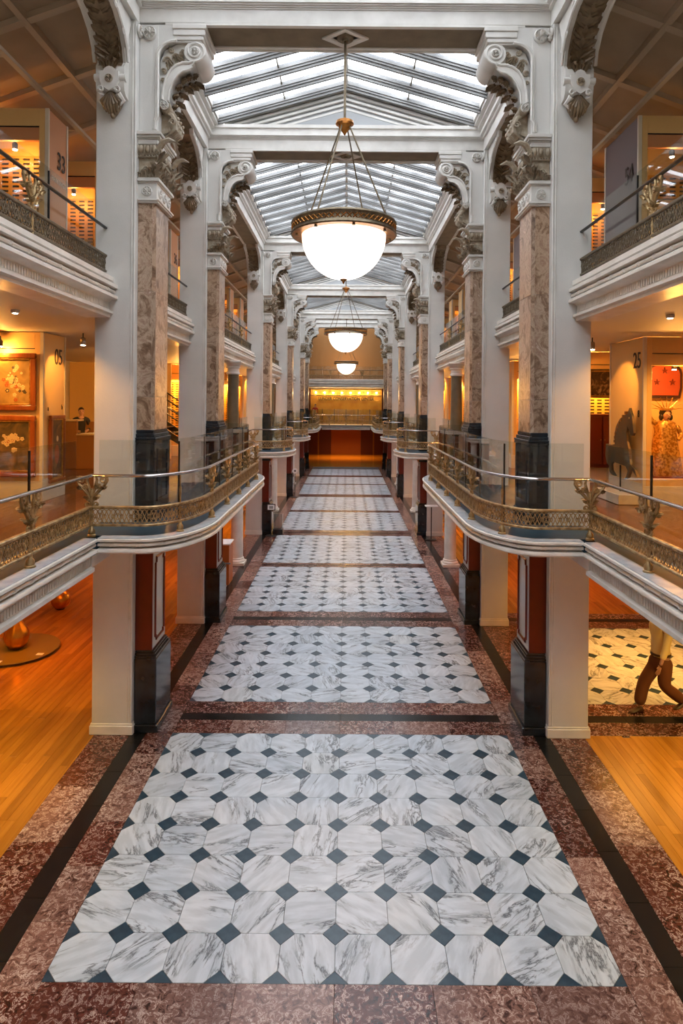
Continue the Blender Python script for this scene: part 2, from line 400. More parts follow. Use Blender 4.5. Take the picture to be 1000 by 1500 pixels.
def field(x0, y0, nx, ny, near=False, invis=False):
    global n_o, n_d, first_o, first_d
    c = CC-GAP*.8
    for j in range(ny):
        for i in range(nx):
            cx, cy = x0+(i+.5)*TS, y0+(j+.5)*TS
            if not invis and n_o < 299:
                if first_o: proto_oct.location = (cx,cy,0); first_o = False
                else: link('marble_tile', om, floor, (cx,cy,0))
                n_o += 1
            else: octmesh(rest_o, cx, cy)
    for j in range(ny+1):
        for i in range(nx+1):
            cx, cy = x0+i*TS, y0+j*TS; ex = -1 if i == 0 else 1 if i == nx else 0; ey = -1 if j == 0 else 1 if j == ny else 0
            if ex == 0 and ey == 0:
                if not invis and n_d < 299:
                    if first_d: proto_dia.location = (cx,cy,0); first_d = False
                    else: link('slate_inset', proto_dia.data, floor, (cx,cy,0))
                    n_d += 1
                else: diamesh(rest_d, cx, cy)
            elif ex and ey: tri(edge_d, [(cx,cy),(cx-ex*c,cy),(cx,cy-ey*c)])
            elif ey: tri(edge_d, [(cx-c,cy),(cx+c,cy),(cx,cy-ey*c)])
            else: tri(edge_d, [(cx,cy-c),(cx,cy+c),(cx-ex*c,cy)])
for k, (y0, ny) in enumerate(fields[1:4]): field(-HW, y0, 10, ny)
field(4.3, 11.2, 8, 7)                                # tiled crossing in the right aisle
for k, (y0, ny) in enumerate(fields[4:]): field(-HW, y0, 10, ny)
field(-HW, fields[0][0], 10, 8, invis=True)
rest_o.build('marble_tile', tile_m, floor, kind='stuff'); rest_d.build('slate_inset', inset_m, floor, kind='stuff'); edge_d.build('slate_inset', inset_m, floor, kind='stuff')
def slab(x0, x1, y0, y1, mat, name):
    return MB().bbox(x0+.002, x1-.002, y0+.002, y1-.002, -.02, 0, .0015).build(name, mat, floor)
def run_y(x0, x1, ya, yb, step, mat, name, off=0, lim=26):
    y = ya+off-step if off else ya; rest = MB(); any_ = False
    while y < yb:
        a, b = max(y, ya), min(y+step, yb)
        if b-a > .03:
            if a < 2 or a > lim: rest.bbox(x0+.002,x1-.002,a+.002,b-.002,-.02,0,.0015); any_ = True
            else: slab(x0, x1, a, b, R.choice(mat) if isinstance(mat, list) else mat, name)
        y += step
    if any_: rest.build(name, mat[0] if isinstance(mat, list) else mat, floor, kind='stuff')
def run_x(x0, x1, ya, yb, step, mat, name):
    n = max(1, round((x1-x0)/step)); d = (x1-x0)/n
    for i in range(n): slab(x0+i*d, x0+(i+1)*d, ya, yb, R.choice(mat) if isinstance(mat, list) else mat, name)
for s in (-1, 1):
    q = lambda a, b: (a, b) if s > 0 else (-b, -a)
    run_y(*q(HW, 3.15), YA, 52.5, .77, [granp, granp, gran], 'granite_slab', .3+.1*s)
    run_y(*q(3.15, 3.40), YA, 52.5, .77, blackg, 'black_slab', .5)
    run_y(*q(3.40, 3.97), YA, 52.5, 1.1, [gran, gran, granp], 'granite_slab', .7, 20)
# cross bands between the fields
ends = [(y0, y0+n*TS) for y0, n in fields]
for (a0, a1), (b0, b1) in zip([(YA-1, YA)]+ends, ends+[(50.9, 52.5)]):
    mid = (a1+b0)/2; hb = .115 if b0-a1 > .8 else .06
    if a1 < 26:
        run_x(-HW, HW, a1, mid-hb, .9, [gran, granp, gran], 'granite_slab'); run_x(-HW, HW, mid+hb, b0, .9, [gran, gran, granp], 'granite_slab')
        run_x(-HW, HW, mid-hb, mid+hb, .9, blackg, 'black_slab')
    else:
        slab(-HW, HW, a1, mid-hb, gran, 'granite_band'); slab(-HW, HW, mid+hb, b0, gran, 'granite_band'); slab(-HW, HW, mid-hb, mid+hb, blackg, 'black_band')
# right crossing border
run_x(3.97, XO, 10.13, 10.55, .9, [gran, gran], 'granite_slab'); run_x(3.97, XO, 10.55, 10.78, .9, blackg, 'black_slab'); run_x(3.97, XO, 10.78, 11.2, .9, [gran], 'granite_slab')
run_x(3.97, XO, 15.02, 15.45, .9, [gran], 'granite_slab'); run_x(3.97, XO, 15.45, 15.68, .9, blackg, 'black_slab'); run_x(3.97, XO, 15.68, 16.05, .9, [gran], 'granite_slab')
run_y(3.97, 4.3, 11.2, 15.01, .9, [gran], 'granite_slab'); run_y(4.3+8*TS, XO, 11.2, 15.01, .9, [gran], 'granite_slab')
# oak planks
PWD = .125; nplank = 0; restp = MB()
def planks(x0, x1, ya, yb, vis):
    global nplank
    x = x0; i = 0
    while x < x1-.02:
        b = min(x+PWD, x1); y = ya - R.uniform(0, 2.2)
        while y < yb:
            e = y+R.choice([1.8,2.4,3.0]); a_, b_ = max(y,ya), min(e,yb)
            if b_-a_ > .05:
                sx = (1 if x0 > 0 else -1)
                if vis(x, a_, b_) and nplank < 298: MB().bbox(x+.0012,b-.0012,a_+.0015,b_-.0015,-.02,0,.001).build('oak_plank', wood, floor); nplank += 1
                else: restp.bbox(x+.0012,b-.0012,a_+.0015,b_-.0015,-.02,0,.001)
            y = e
        x += PWD; i += 1
seen_l = lambda x, a, b: b > 6 and a < 16 and abs(x) < .57*b and abs(x) > .3*a
planks(-XO, -3.97, YA, 52.5, seen_l)
planks(3.97, XO, YA, 10.13, lambda x, a, b: b > 6.5 and abs(x) < .55*b)
planks(3.97, XO, 16.05, 52.5, lambda x, a, b: False)
restp.build('oak_plank', wood, floor, kind='stuff')
MB().box(-XO, XO, 52.5, YB, -.02, 0).build('far_hall_floor', wood, floor)

# ------------------------------------------------------------------ outer walls
for s in (-1, 1):
    wl = struct('wall_'+SIDE[s]); a, b = sorted((s*(XO+.01), s*(XO+.21)))
    MB().box(a, b, YA, YB, 0, 12).build('wall_panel', cream, wl)
wb = struct('wall_back'); MB().box(-XO, XO, YA-.2, YA, 0, 13.6).build('wall_panel', cream, wb)

# ------------------------------------------------------------------ balcony decks
def bulge(y0, y1, straight=2.05, side=3.46, ex=True):
    """ledge outline of one projecting balcony: sharp corner, elliptical sweep in, straight run, and the mirror of it"""
    cx, cl = 2.88, min(1.55, (y1-y0)/2)
    p = [(side, y0), (cx+.25, y0)]
    for k in range(0, 13):
        a = PI/2*k/12; p.append((cx-(cx-straight)*math.sin(a), y0+cl-cl*math.cos(a)))
    q = [(x, y0+y1-y) for x, y in reversed(p)]
    return p + (q if q[0][1] > p[-1][1]+.01 else q[1:])
BUL = [(8.83, 17.4), (24.25, 27.45), (34.5, 37.75), (44.3, 52.6)]
sides2 = [(YA+.1, 8.83), (17.4, 24.25), (27.45, 34.5), (37.75, 44.3)]
PROF_B = [(-.5,Z2),(-.02,Z2),(.015,Z2-.012),(.015,Z2-.040),(-.10,Z2-.052),(-.10,Z2-.128),(-.10,Z2-.138),(0,Z2-.150),(.01,Z2-.165),(.01,Z2-.195),(-.05,Z2-.21),(-.09,Z2-.235),(-.5,Z2-.235)]
PROF_S = PROF_B[:-2] + [(-.10,Z2-.235),(-.10,Z2-.40),(-.03,Z2-.41),(-.03,Z2-.46),(-.08,Z2-.50),(-.5,Z2-.50)]
def fascia(parent, path, prof, rod_o, rod_z, flute=None, rod_r=.027, tie=.36, dense=True, loc=(0,0,0)):
    P = lambda pts: [(x-loc[0], y-loc[1]) for x, y in pts]
    path = P(path)
    MB().sweep(prof, path).build('fascia_cornice', stone, parent, smooth=True)
    mb = MB(); ring = [(rod_o+rod_r*math.cos(2*PI*k/7), rod_z+rod_r*math.sin(2*PI*k/7)) for k in range(7)]
    mb.sweep(ring, path); pp = offset(path, rod_o); L = arclen(pp); s_ = tie*.6
    while s_ < L[-1]-.1:
        x, y, nx, ny, a = along(pp, L, s_)
        for sg in (-1, 1):
            tx, ty = math.cos(a)*.035*sg, math.sin(a)*.035*sg
            o_ = rod_r*.9
            mb.tube([(x-tx+nx*o_*.6, y-ty+ny*o_*.6, rod_z+rod_r*.9),(x+nx*o_*1.3, y+ny*o_*1.3, rod_z),(x+tx+nx*o_*.6, y+ty+ny*o_*.6, rod_z-rod_r*.9)], .009, 5)
        s_ += tie
    mb.build('ribboned_rod', stone, parent, smooth=True)
    if flute:
        o_, za, zb, st = flute; pp = offset(path, o_); L = arclen(pp); mb = MB(); s_ = .03
        while s_ < L[-1]-.03:
            x, y, nx, ny, a = along(pp, L, s_); tx, ty = math.cos(a)*st*.28, math.sin(a)*st*.28; d = .016
            mb.add([(x-tx,y-ty,za),(x+tx,y+ty,za),(x+tx+nx*d,y+ty+ny*d,za),(x-tx+nx*d,y-ty+ny*d,za),(x-tx,y-ty,zb),(x+tx,y+ty,zb),(x+tx+nx*d,y+ty+ny*d,zb),(x-tx+nx*d,y-ty+ny*d,zb)],
                   [(0,1,2,3),(4,5,6,7),(0,1,5,4),(1,2,6,5),(2,3,7,6),(3,0,4,7)]); s_ += st
        mb.build('fluted_band', stone, parent, kind='stuff')
NAMEB = ['around the first and second piers', 'around the third pier', 'around the fourth pier', 'around the fifth and sixth piers at the far end']
NAMES = ['nearest the camera', 'between first and second bulges', 'between second and third bulges', 'between third and fourth bulges']
deck_things = {}
for s in (-1, 1):
    # floor slab of the aisle
    d = thing('balcony_deck', f'cream {SIDE[s]} gallery deck with wooden floor behind the lower railings', 'balcony', (s*3.46, 0, Z2-.41), s)
    X0 = 3.46; zz = Z2-.41
    MB().box(3.90-X0, XO-X0, YA, 57.95, 0, .36).build('deck_slab', cream, d)
    pm = MB(); x = 4.6
    while x < XO: pm.bbox(x+.001-X0, min(x+.15,XO)-.001-X0, YA, 57.95, .361, .385, .001); x += .15
    pm.build('floor_plank', woodd, d, kind='stuff')
    MB().box(3.90-X0, 4.6-X0, YA, 57.95, .361, .385).build('dark_floor_border', slate, d)
    for k, (a, b) in enumerate(sides2):
        g = thing('balcony_edge', f'{SIDE[s]} straight balcony edge with fluted band {NAMES[k]}', 'balcony', (s*3.46, a, Z2-.41), s)
        path = [(3.46, a), (3.46, b)]; pr = [(o, z-(Z2-.41)) for o, z in PROF_S]   # hangs a little below the deck
        fascia(g, path, pr, -.035, Z2-.092-(Z2-.41), (-.10, .03, .13, .06 if k < 1 else .12), loc=(3.46, a))
        MB().box(.012, .20, 0, b-a, .405, .416).build('ledge', ledge_m, g)
        MB().box(.20, .45, 0, b-a, .36, .412).build('dark_floor_border', slate, g)
    for k, (a, b) in enumerate(BUL):
        g = thing('bulging_balcony', f'{SIDE[s]} bulging cream balcony edge {NAMEB[k]}', 'balcony', (s*3.46, a, Z2-.41), s)
        path = bulge(a, b); pr = [(o, z-(Z2-.41)) for o, z in PROF_B]
        pr[0] = (-.2, pr[0][1]); pr[-1] = (-.2, pr[-1][1])
        fascia(g, path, pr, -.035, Z2-.092-(Z2-.41), loc=(3.46, a))
        inn = offset(path, -.19); MBp = MB(); P = lambda pts: [(x-3.46, y-a) for x, y in pts]
        poly = P(inn)
        poly = [(.2, .19)] + [p for p in poly[1:-1]] + [(.2, b-a-.19)]
        MB().prism(poly, 'z', .176, .412).build('balcony_floor', slate, g)
        MB().prism([(p[0], p[1]) for p in poly], 'z', .150, .176).build('soffit_board', cream, g)
        lp = P(offset(path, -.012)); li = P(offset(path, -.195)); lm = MB()
        lm.loft([[(x,y,.405) for x,y in lp],[(x,y,.416) for x,y in lp],[(x,y,.416) for x,y in li],[(x,y,.405) for x,y in li]], cap=False, closed=False)
        lm.build('ledge', ledge_m, g)
        # straight architrave below, hidden behind the bulge
        MB().box(.07, .5, 0, b-a, .0, .150).build('architrave', stone, g)
        MB().box(.2, .45, 0, b-a, .176, .40).build('dark_floor_border', slate, g)

# upper slabs: floor of the top gallery, its fascia in every bay
bays = [(YA+.1, PY[0]-.49)] + [(PY[i]+.49, PY[i+1]-.49) for i in range(5)] + [(PY[5]+.49, 56.8)]
P3 = [(-.5,0),(-.10,0),(-.05,-.02),(-.05,-.09),(-.15,-.105),(-.15,-.13),(0,-.145),(.01,-.155),(.01,-.20),(-.10,-.215),(-.10,-.305),(0,-.32),(.015,-.335),(.015,-.375),(-.08,-.39),(-.12,-.43),(-.12,-.55),(-.06,-.57),(-.06,-.61),(-.11,-.63),(-.11,-.67),(-.5,-.67)]
NB = ['nearest the camera', 'between the first and second piers', 'between the second and third piers', 'between the third and fourth piers', 'between the fourth and fifth piers', 'between the fifth and sixth piers', 'beyond the sixth pier']
for s in (-1, 1):
    d = thing('upper_deck', f'{SIDE[s]} top gallery floor slab over the middle gallery', 'balcony', (s*3.75, 0, Z3-.67), s)
    MB().box(4.02-3.75, XO-3.75, YA, 57.95, .004, .64).build('deck_slab', cream, d)
    for k, (a, b) in enumerate(bays):
        g = thing('upper_balcony_edge', f'{SIDE[s]} upper balcony edge with cream mouldings and fluted band {NB[k]}', 'balcony', (s*3.66, a, Z3-.67), s)
        pr = [(o, z+.67) for o, z in P3]
        fascia(g, [(3.66, a), (3.66, b)], pr, -.045, .41, (-.12, .135, .225, .06 if k < 2 else .12), .026, .40, loc=(3.66, a))

# ------------------------------------------------------------------ railings
def strip(mb, path, L, pts, wd, th, n0=0):            # flat bar following (s,z) points on the wall of the path
    rs = []
    for i, (s_, z) in enumerate(pts):
        a = pts[max(i-1,0)]; b = pts[min(i+1,len(pts)-1)]; ds, dz = b[0]-a[0], b[1]-a[1]; l = math.hypot(ds,dz) or 1
        ps, pz = -dz/l*wd/2, ds/l*wd/2; ring = []
        for sg, tn in ((1,-th/2),(1,th/2),(-1,th/2),(-1,-th/2)):
            x, y, nx, ny, _ = along(path, L, s_+ps*sg); ring.append((x+nx*(tn+n0), y+ny*(tn+n0), z+pz*sg))
        rs.append(ring)
    mb.loft(rs)
def lattice(path, z0, z1, cell=.26, res=8):
    mb = MB(); L = arclen(path); T = L[-1]; h = z1-z0; zc = (z0+z1)/2; n = max(1, round(T/cell)); c = T/n
    for k in range(n):
        a = k*c
        for ph in (0, 1):
            for sg in (-1, 1):
                pts = []
                for i in range(res+1):
                    t = i/res; s_ = a+c*t; pts.append((min(max(s_,.004),T-.004), zc+sg*h*.47*math.cos(2*PI*t+ph*PI/2)))
                strip(mb, path, L, pts, .012, .010, .003*sg)
        for cx, rr in ((.25,.028),(.75,.028),(0.5,.045)):
            pts = [(min(max(a+c*cx+rr*math.cos(2*PI*i/8),.002),T-.002), zc+rr*math.sin(2*PI*i/8)) for i in range(9)]
            strip(mb, path, L, pts, .010, .012)
        for cx in (.125,.375,.625,.875):
            for zz in (z0+h*.16, z1-h*.16):
                x, y, nx, ny, _ = along(path, L, a+c*cx); mb.ell((x,y,zz), (.014,.014,.018), 5, 3)
    return mb
def band(path, o, z, hw, hh):                          # square moulding bar along the path
    return [(o-hw,z-hh),(o+hw*.6,z-hh),(o+hw,z-hh*.5),(o+hw,z+hh*.5),(o+hw*.6,z+hh),(o-hw,z+hh)]
_post = {}
def floral_post(foot, p0, p1, rail):
    key = ('f', foot, p0, p1, rail)
    if key in _post: return _post[key]
    mb = MB()
    mb.lathe([(.045,0),(.03,.02),(.018,p0)], n=8) if not foot else None
    if foot: mb.lathe([(.062,0),(.062,.025),(.045,.035),(.052,.055),(.048,.09),(.026,.12),(.022,p0),(.02,p0+.01)], n=10)
    mb.lathe([(.018,p0-.02),(.026,p0),(.016,p0+.03),(.02,(p0+p1)/2-.02),(.026,(p0+p1)/2),(.02,(p0+p1)/2+.02),(.016,p1-.03),(.028,p1),(.02,p1+.03)], n=8)
    H = rail-p1
    # vase shaped stem, two S scrolls flaring to the handrail, curled feet and flower heads
    mb.tube([(0,0,p1),(0,0,p1+H*.2),(0,0,p1+H*.42),(0,0,p1+H*.6)], [.022,.020,.034,.016], 8)
    for sg in (-1, 1):
        mb.tube([(sg*.010,0,p1+H*.18),(sg*.04,0,p1+H*.36),(sg*.10,0,p1+H*.52),(sg*.175,0,p1+H*.68),(sg*.225,0,p1+H*.85),(sg*.215,0,p1+H*.97)], [.020,.024,.026,.022,.019,.014], 7)
        mb.tube(spiral((sg*.168,p1+H*.86), .052, .012, (0 if sg>0 else PI), sg*1.5, 16, y=0), [.018]*10+[.015]*7, 6)
        mb.tube([(sg*.02,0,p1+H*.45),(sg*.05,0,p1+H*.66),(sg*.075,0,p1+H*.86),(sg*.06,0,p1+H*.97)], [.022,.024,.02,.014], 6)
        mb.tube(spiral((sg*.055,p1+.045), .042, .010, -PI*.5, sg*1.35, 12), .014, 6)
        for yy in (-.026, .026):
            mb.ell((sg*.085, yy, p1+H*.66), (.016,.014,.016), 6, 4)
            for q in range(7):
                a = 2*PI*q/7; mb.ell((sg*.085+.030*math.cos(a), yy, p1+H*.66+.030*math.sin(a)), (.016,.013,.016), 5, 3)
            mb.leaf((sg*.03,yy*.6,p1+H*.22), (sg*.4,math.copysign(1,yy),0), (sg*.5,0,1), .11, .06, .5, 3)
            mb.leaf((sg*.15,yy*.5,p1+H*.56), (0,math.copysign(1,yy),0), (sg*.6,0,1), .09, .06, .5, 3)
    o = mb.build('scroll_bracket_post', brass, None, smooth=True); me = o.data; bpy.data.objects.remove(o)
    _post[key] = me; return me
def plain_post(foot, p0, p1, rail):
    key = ('p', foot, p0, p1, rail)
    if key in _post: return _post[key]
    mb = MB()
    mb.lathe([(.045,0),(.03,.02),(.018,p0)], n=8) if not foot else None
    if foot: mb.lathe([(.062,0),(.062,.025),(.045,.035),(.052,.055),(.048,.09),(.026,.12),(.022,p0),(.02,p0+.01)], n=10)
    mb.lathe([(.012,p0-.02),(.012,p1+.1),(.020,(p1+rail)/2-.02),(.020,(p1+rail)/2+.01),(.010,(p1+rail)/2+.05),(.010,rail)], n=8)
    o = mb.build('slim_post', brass, None, smooth=True); me = o.data; bpy.data.objects.remove(o)
    _post[key] = me; return me
def railing(s, path, z0, label, posts, foot=True, p0=.165, p1=.42, rail=.88, hand=None, glass_z=(.10, 1.38), gd=-.22, name='balcony_railing', cell=.26, res=8, gjoints=None, metal=None, cat='railing', group=None):
    x0, y0 = path[0]; rt = thing(name, label, cat, (s*x0, y0, z0), s, group)
    pp = [(x-x0, y-y0) for x, y in path]; metal = metal or brass
    L = arclen(pp)
    # resample so the glass and bars bend smoothly
    lat = lattice(pp, p0+.02, p1-.02, cell, res); lat.build('lattice_panel', metal, rt)
    mb = MB(); mb.sweep(band(pp,0,p0,.022,.018), pp); mb.sweep(band(pp,0,p1,.026,.022), pp); mb.build('panel_rail', metal, rt, smooth=True)
    MB().sweep([(.028*math.cos(2*PI*k/10), rail+.024*math.sin(2*PI*k/10)) for k in range(10)], pp).build('handrail', hand or steel, rt, smooth=True)
    for q, kind in posts:
        x, y, nx, ny, a = along(pp, L, q*L[-1] if q <= 1 else q)
        me = (floral_post if kind == 'f' else plain_post)(foot, p0, p1, rail)
        link('scroll_bracket_post' if kind == 'f' else 'slim_post', me, rt, (x, y, 0), a)
    if glass_z:
        gp = offset(pp, gd)
        gp = [p for p in gp]; GL = arclen(gp); nj = gjoints or max(1, round(GL[-1]/1.45)); 
        for j in range(nj):
            a, b = GL[-1]*j/nj+.012, GL[-1]*(j+1)/nj-.012; pts = [along(gp, GL, a)[:2]] + [p for p, l in zip(gp, GL) if a+.01 < l < b-.01] + [along(gp, GL, b)[:2]]
            MB().sweep([(-.006,glass_z[0]),(.006,glass_z[0]),(.006,glass_z[1]),(-.006,glass_z[1])], pts).build('glass_pane', glass, rt)
            if j: 
                x, y, nx, ny, an = along(gp, GL, GL[-1]*j/nj); MB().box(x-.012,x+.012,y-.012,y+.012,glass_z[0],glass_z[1]-.04).build('glass_clip', ironm if j % 2 else steel, rt)
    return rt
IN = -.15
for s in (-1, 1):
    for k, (a, b) in enumerate(sides2):
        a2, b2 = (max(a, 1.0), b) if k == 0 else (a, b)
        y1 = b2+IN*-1 if False else b2
        path = [(3.46-IN, a2 if k == 0 else a2-.15), (3.46-IN, b2+.15)]
        Lt = path[1][1]-path[0][1]; n = max(2, round(Lt/1.72)); 
        posts = [(Lt-1.72*(i+1), 'f') for i in range(int(Lt/1.72)) if Lt-1.72*(i+1) > .2] if k == 0 else [((i+1)*Lt/n, 'f') for i in range(n-1)]
        railing(s, path, Z2, f'{SIDE[s]} straight brass lattice railing {NAMES[k]}', posts, res=8 if k < 2 else 5, cell=.26 if k == 0 else .39)
    for k, (a, b) in enumerate(BUL):
        path = offset(bulge(a, b), IN); path[0] = (3.46-IN, a-IN); path[-1] = (3.46-IN, b+IN)
        path[0] = (path[0][0]-.0, path[0][1]); L = arclen(path)[-1]
        if k in (0, 3): posts = [(.001,'f'),(1.35/L,'p'),(2.55/L,'f'),(3.9/L,'f'),(5.2/L,'f')] + [(1-2.6/L-1.3/L,'f'),(1-2.55/L,'f'),(1-1.35/L,'p'),(.999,'f')]
        else: posts = [(.001,'f'),(1.35/L,'p'),(.5,'f'),(1-1.35/L,'p'),(.999,'f')]
        railing(s, path, Z2, f'{SIDE[s]} bowed brass lattice railing {NAMEB[k]}', posts, res=8 if k == 0 else 5, cell=.26 if k == 0 else .39, gd=-.26)
    for k, (a, b) in enumerate(bays):
        a2 = max(a, 1.0); path = [(3.85, a2), (3.85, b)]; Lt = b-a2; n = max(2, round(Lt/2.4))
        posts = [(Lt-2.35*(i+1), 'f') for i in range(int(Lt/2.35)) if Lt-2.35*(i+1) > .2] if k == 0 else [((i+1)*Lt/n, 'f') for i in range(n-1)]
        railing(s, path, Z3, f'{SIDE[s]} upper lattice railing with black handrail {NB[k]}', posts, foot=False, p0=.08, p1=.33, rail=.78, hand=ironm, glass_z=(.05, 1.18), gd=-.2, cell=.26 if k < 2 else .39, res=8 if k < 2 else 5, metal=bronze, name='upper_railing')

# ------------------------------------------------------------------ piers
def pier_proto():
    X0 = 3.6; rt = thing('marble_faced_pier', 'x', 'pillar', (X0, PY[0], 0), 1)
    x = lambda a: a-X0
    MB().bbox(x(3.37), x(4.02), -.49, .49, 0, 11.58, .012).build('plain_shaft', plaster, rt)
    mb = MB(); mb.bbox(x(3.345), x(4.05), -.52, .52, 0, .15, .01); mb.bbox(x(3.355), x(4.04), -.505, .505, .15, .18, .01); mb.build('base_moulding', stone, rt)
    mb = MB()
    for xx, r in ((3.385,.018),(3.43,.012)):
        mb.tube([(x(xx), -.492, .2),(x(xx), -.492, 11.5)], r, 6)
    mb.box(x(3.37), x(3.45), -.498, -.485, .2, 11.5)
    mb.build('corner_moulding', mould, rt, smooth=True)
    # ground storey: black plinth, oxblood shaft, framed grey panel
    mb = MB(); mb.bbox(x(2.97), x(3.36), -.45, .45, 0, .13, .012); mb.bbox(x(3.0), x(3.36), -.42, .42, .13, 1.2, .012)
    for i, (e, za, zb) in enumerate(((.02,1.2,1.235),(.045,1.235,1.275),(.065,1.275,1.31))): mb.bbox(x(2.99+e), x(3.36), -.43+e, .43-e, za, zb, .008)
    mb.build('black_plinth', blackm, rt)
    MB().bbox(x(3.09), x(3.37), -.36, .36, 1.31, 3.18, .006).build('painted_shaft', oxblood, rt)
    MB().box(x(3.085), x(3.10), -.335, .335, 1.34, 3.15).build('side_panel', panelm, rt)
    mb = MB()
    fr = [(-.24,1.5),(-.19,1.5),(-.19,1.44),(.19,1.44),(.19,1.5),(.24,1.5),(.24,2.72),(.19,2.72),(.19,2.8),(-.19,2.8),(-.19,2.72),(-.24,2.72),(-.24,1.5)]
    mb.tube([(x(3.08), a, b) for a, b in fr], .022, 6)
    mb.box(x(3.065), x(3.09), -.335, .335, 2.93, 2.97); mb.build('panel_moulding', oxblood, rt)
    # middle storey: black pedestal and marble slabs
    mb = MB(); mb.bbox(x(3.03), x(3.37), -.44, .44, 3.0, 3.62, .01); mb.bbox(x(3.05), x(3.37), -.42, .42, 3.62, 4.72, .01)
    for e, za, zb in ((-.015,4.72,4.77),(-.02,4.77,4.81),(.01,4.81,4.87),(.03,4.87,4.93)): mb.bbox(x(3.05+e), x(3.37), -.42+e, .42-e, za, zb, .008)
    mb.box(x(3.035), x(3.05), -.27, .27, 4.58, 4.62); mb.box(x(3.035), x(3.05), -.27, .27, 3.75, 3.79); mb.box(x(3.035), x(3.05), -.29, -.25, 3.75, 4.62); mb.box(x(3.035), x(3.05), .25, .29, 3.75, 4.62)
    mb.build('black_pedestal', blackm, rt)
    MB().box(x(3.12), x(3.37), -.34, .34, 4.93, 8.64).build('shaft_core', plaster, rt)
    for za, zb in ((4.93,5.47),(5.473,7.2),(7.203,8.64)):
        MB().bbox(x(3.135), x(3.37), -.37, -.33, za, zb, .004).build('marble_slab', breccia, rt)
        MB().bbox(x(3.08), x(3.118), -.345, .345, za, zb, .004).build('marble_slab', breccia, rt)
        MB().prism([(x(3.08),-.345),(x(3.135),-.37),(x(3.137),-.34),(x(3.11),-.33)], 'z', za, zb).build('marble_slab', breccia, rt)
        MB().bbox(x(3.135), x(3.37), .33, .37, za, zb, .004).build('marble_slab', breccia, rt)
    # neck block
    mb = MB(); mb.bbox(x(3.06), x(3.37), -.385, .385, 8.70, 8.97, .004)
    for e, za, zb in ((.03,8.64,8.67),(.05,8.67,8.70),(.02,8.97,8.99),(.05,8.99,9.03),(.04,9.03,9.05)): mb.bbox(x(3.06-e), x(3.37), -.385-e, .385+e, za, zb, .006)
    nb = mb.build('neck_block', mould, rt)
    MB().rosette((x(3.22), -.385, 8.835), '-y', .085, .03).build('rosette', mould, nb, smooth=True)
    for yy in (-.24, 0, .24): MB().rosette((x(3.06), yy, 8.835), '-x', .085, .03).build('rosette', mould, nb, smooth=True)
    # capital
    mb = MB(); mb.bbox(x(3.10), x(3.37), -.36, .36, 9.05, 9.40, .01)
    mb.bbox(x(3.05), x(3.37), -.41, .41, 9.385, 9.40, .004)
    mb.bbox(x(3.07), x(3.37), -.40, .40, 9.42, 9.60, .01)
    for i in range(6): mb.ell((x(3.09+i*.048), -.405, 9.41), (.02,.014,.014), 6, 4)
    for i in range(16): mb.ell((x(3.06), -.38+i*.05, 9.41), (.014,.02,.014), 6, 4)
    cap = mb.build('capital', carve, rt, smooth=True)
    mb = MB()
    for i in range(3): mb.ell((x(3.10+i*.105), -.425, 9.51), (.038,.03,.062), 8, 5)
    for i in range(3): mb.tube([(x(3.152+i*.105), -.425, 9.575),(x(3.152+i*.105), -.44, 9.44)], [.014,.005], 5)
    for i in range(8): mb.ell((x(3.05), -.36+i*.103, 9.51), (.03,.038,.062), 8, 5)
    for i in range(7): mb.tube([(x(3.045), -.308+i*.103, 9.575),(x(3.035), -.308+i*.103, 9.44)], [.014,.005], 5)
    mb.build('egg_moulding', carve, cap, smooth=True)
    mb = MB()
    # acanthus sprays climbing the front and the hall face, corner volute and curling corner leaf
    mb.tube([(x(3.36-.26*t), -.385-.02*math.sin(PI*t), 9.07+.17*math.sin(PI*min(1,t*1.1))) for t in [i/8 for i in range(9)]], .012, 5)
    for i, (px, h) in enumerate(((3.31,.10),(3.25,.14),(3.18,.18),(3.12,.26))): mb.leaf((x(px), -.36, 9.06), (0,-1,0), (.15-.1*i,0,1), h*1.25, .10, .6, 3)
    for px in (3.20, 3.29): mb.tube(spiral((x(px), 9.10), .032, .006, 0, 1.4, 10, y=-.39), .009, 5)
    for i in range(6): mb.leaf((x(3.09), -.30+i*.12, 9.06), (-1,0,0), (0,0,1), .26, .13, .7, 3)
    for sg in (-1, 1):
        c = (x(3.05), sg*.40)
        mb.leaf((c[0]+.03, c[1]-sg*.03, 9.05), (-.8,sg*.6,0), (-.15,sg*.1,1), .36, .16, .75, 4)
        mb.leaf((c[0]+.0, c[1], 9.30), (-1,sg*.4,0), (-.35,sg*.15,1), .30, .16, 1.0, 3)
        mb.tube([(c[0]-.02+r_*math.cos(a), c[1]+sg*.02, 9.46+r_*math.sin(a)) for r_, a in [(.085-.006*i, .6*i) for i in range(13)]], .018, 6)
        mb.ell((c[0]-.02, c[1]+sg*.03, 9.46), (.03,.04,.03), 6, 4)
        mb.tube([(c[0]-.01,c[1],9.50),(c[0]-.10,c[1]+sg*.02,9.63),(c[0]-.20,c[1]+sg*.03,9.665),(c[0]-.30,c[1]+sg*.04,9.63)], [.05,.05,.035,.008], 6)
        for q in range(5): mb.tube(spiral((c[0]-.04-.02*(q%2), 9.12+.07*q), .03, .008, q, 1.2, 8, y=c[1]+sg*.015), .010, 5)
    mb.build('acanthus_leaves', carve, cap, smooth=True)
    mb = MB(); mb.bbox(x(3.05), x(3.37), -.405, .405, 9.60, 9.68, .006)
    for e, za, zb in ((.02,9.68,9.70),(.045,9.70,9.735),(.07,9.735,9.79)): mb.bbox(x(3.05-e), x(3.37), -.405-e, .405+e, za, zb, .006)
    mb.build('abacus', mould, rt)
    # upper shaft with raised border
    mb = MB(); mb.bbox(x(3.06), x(3.37), -.36, .36, 9.79, 11.58, .008)
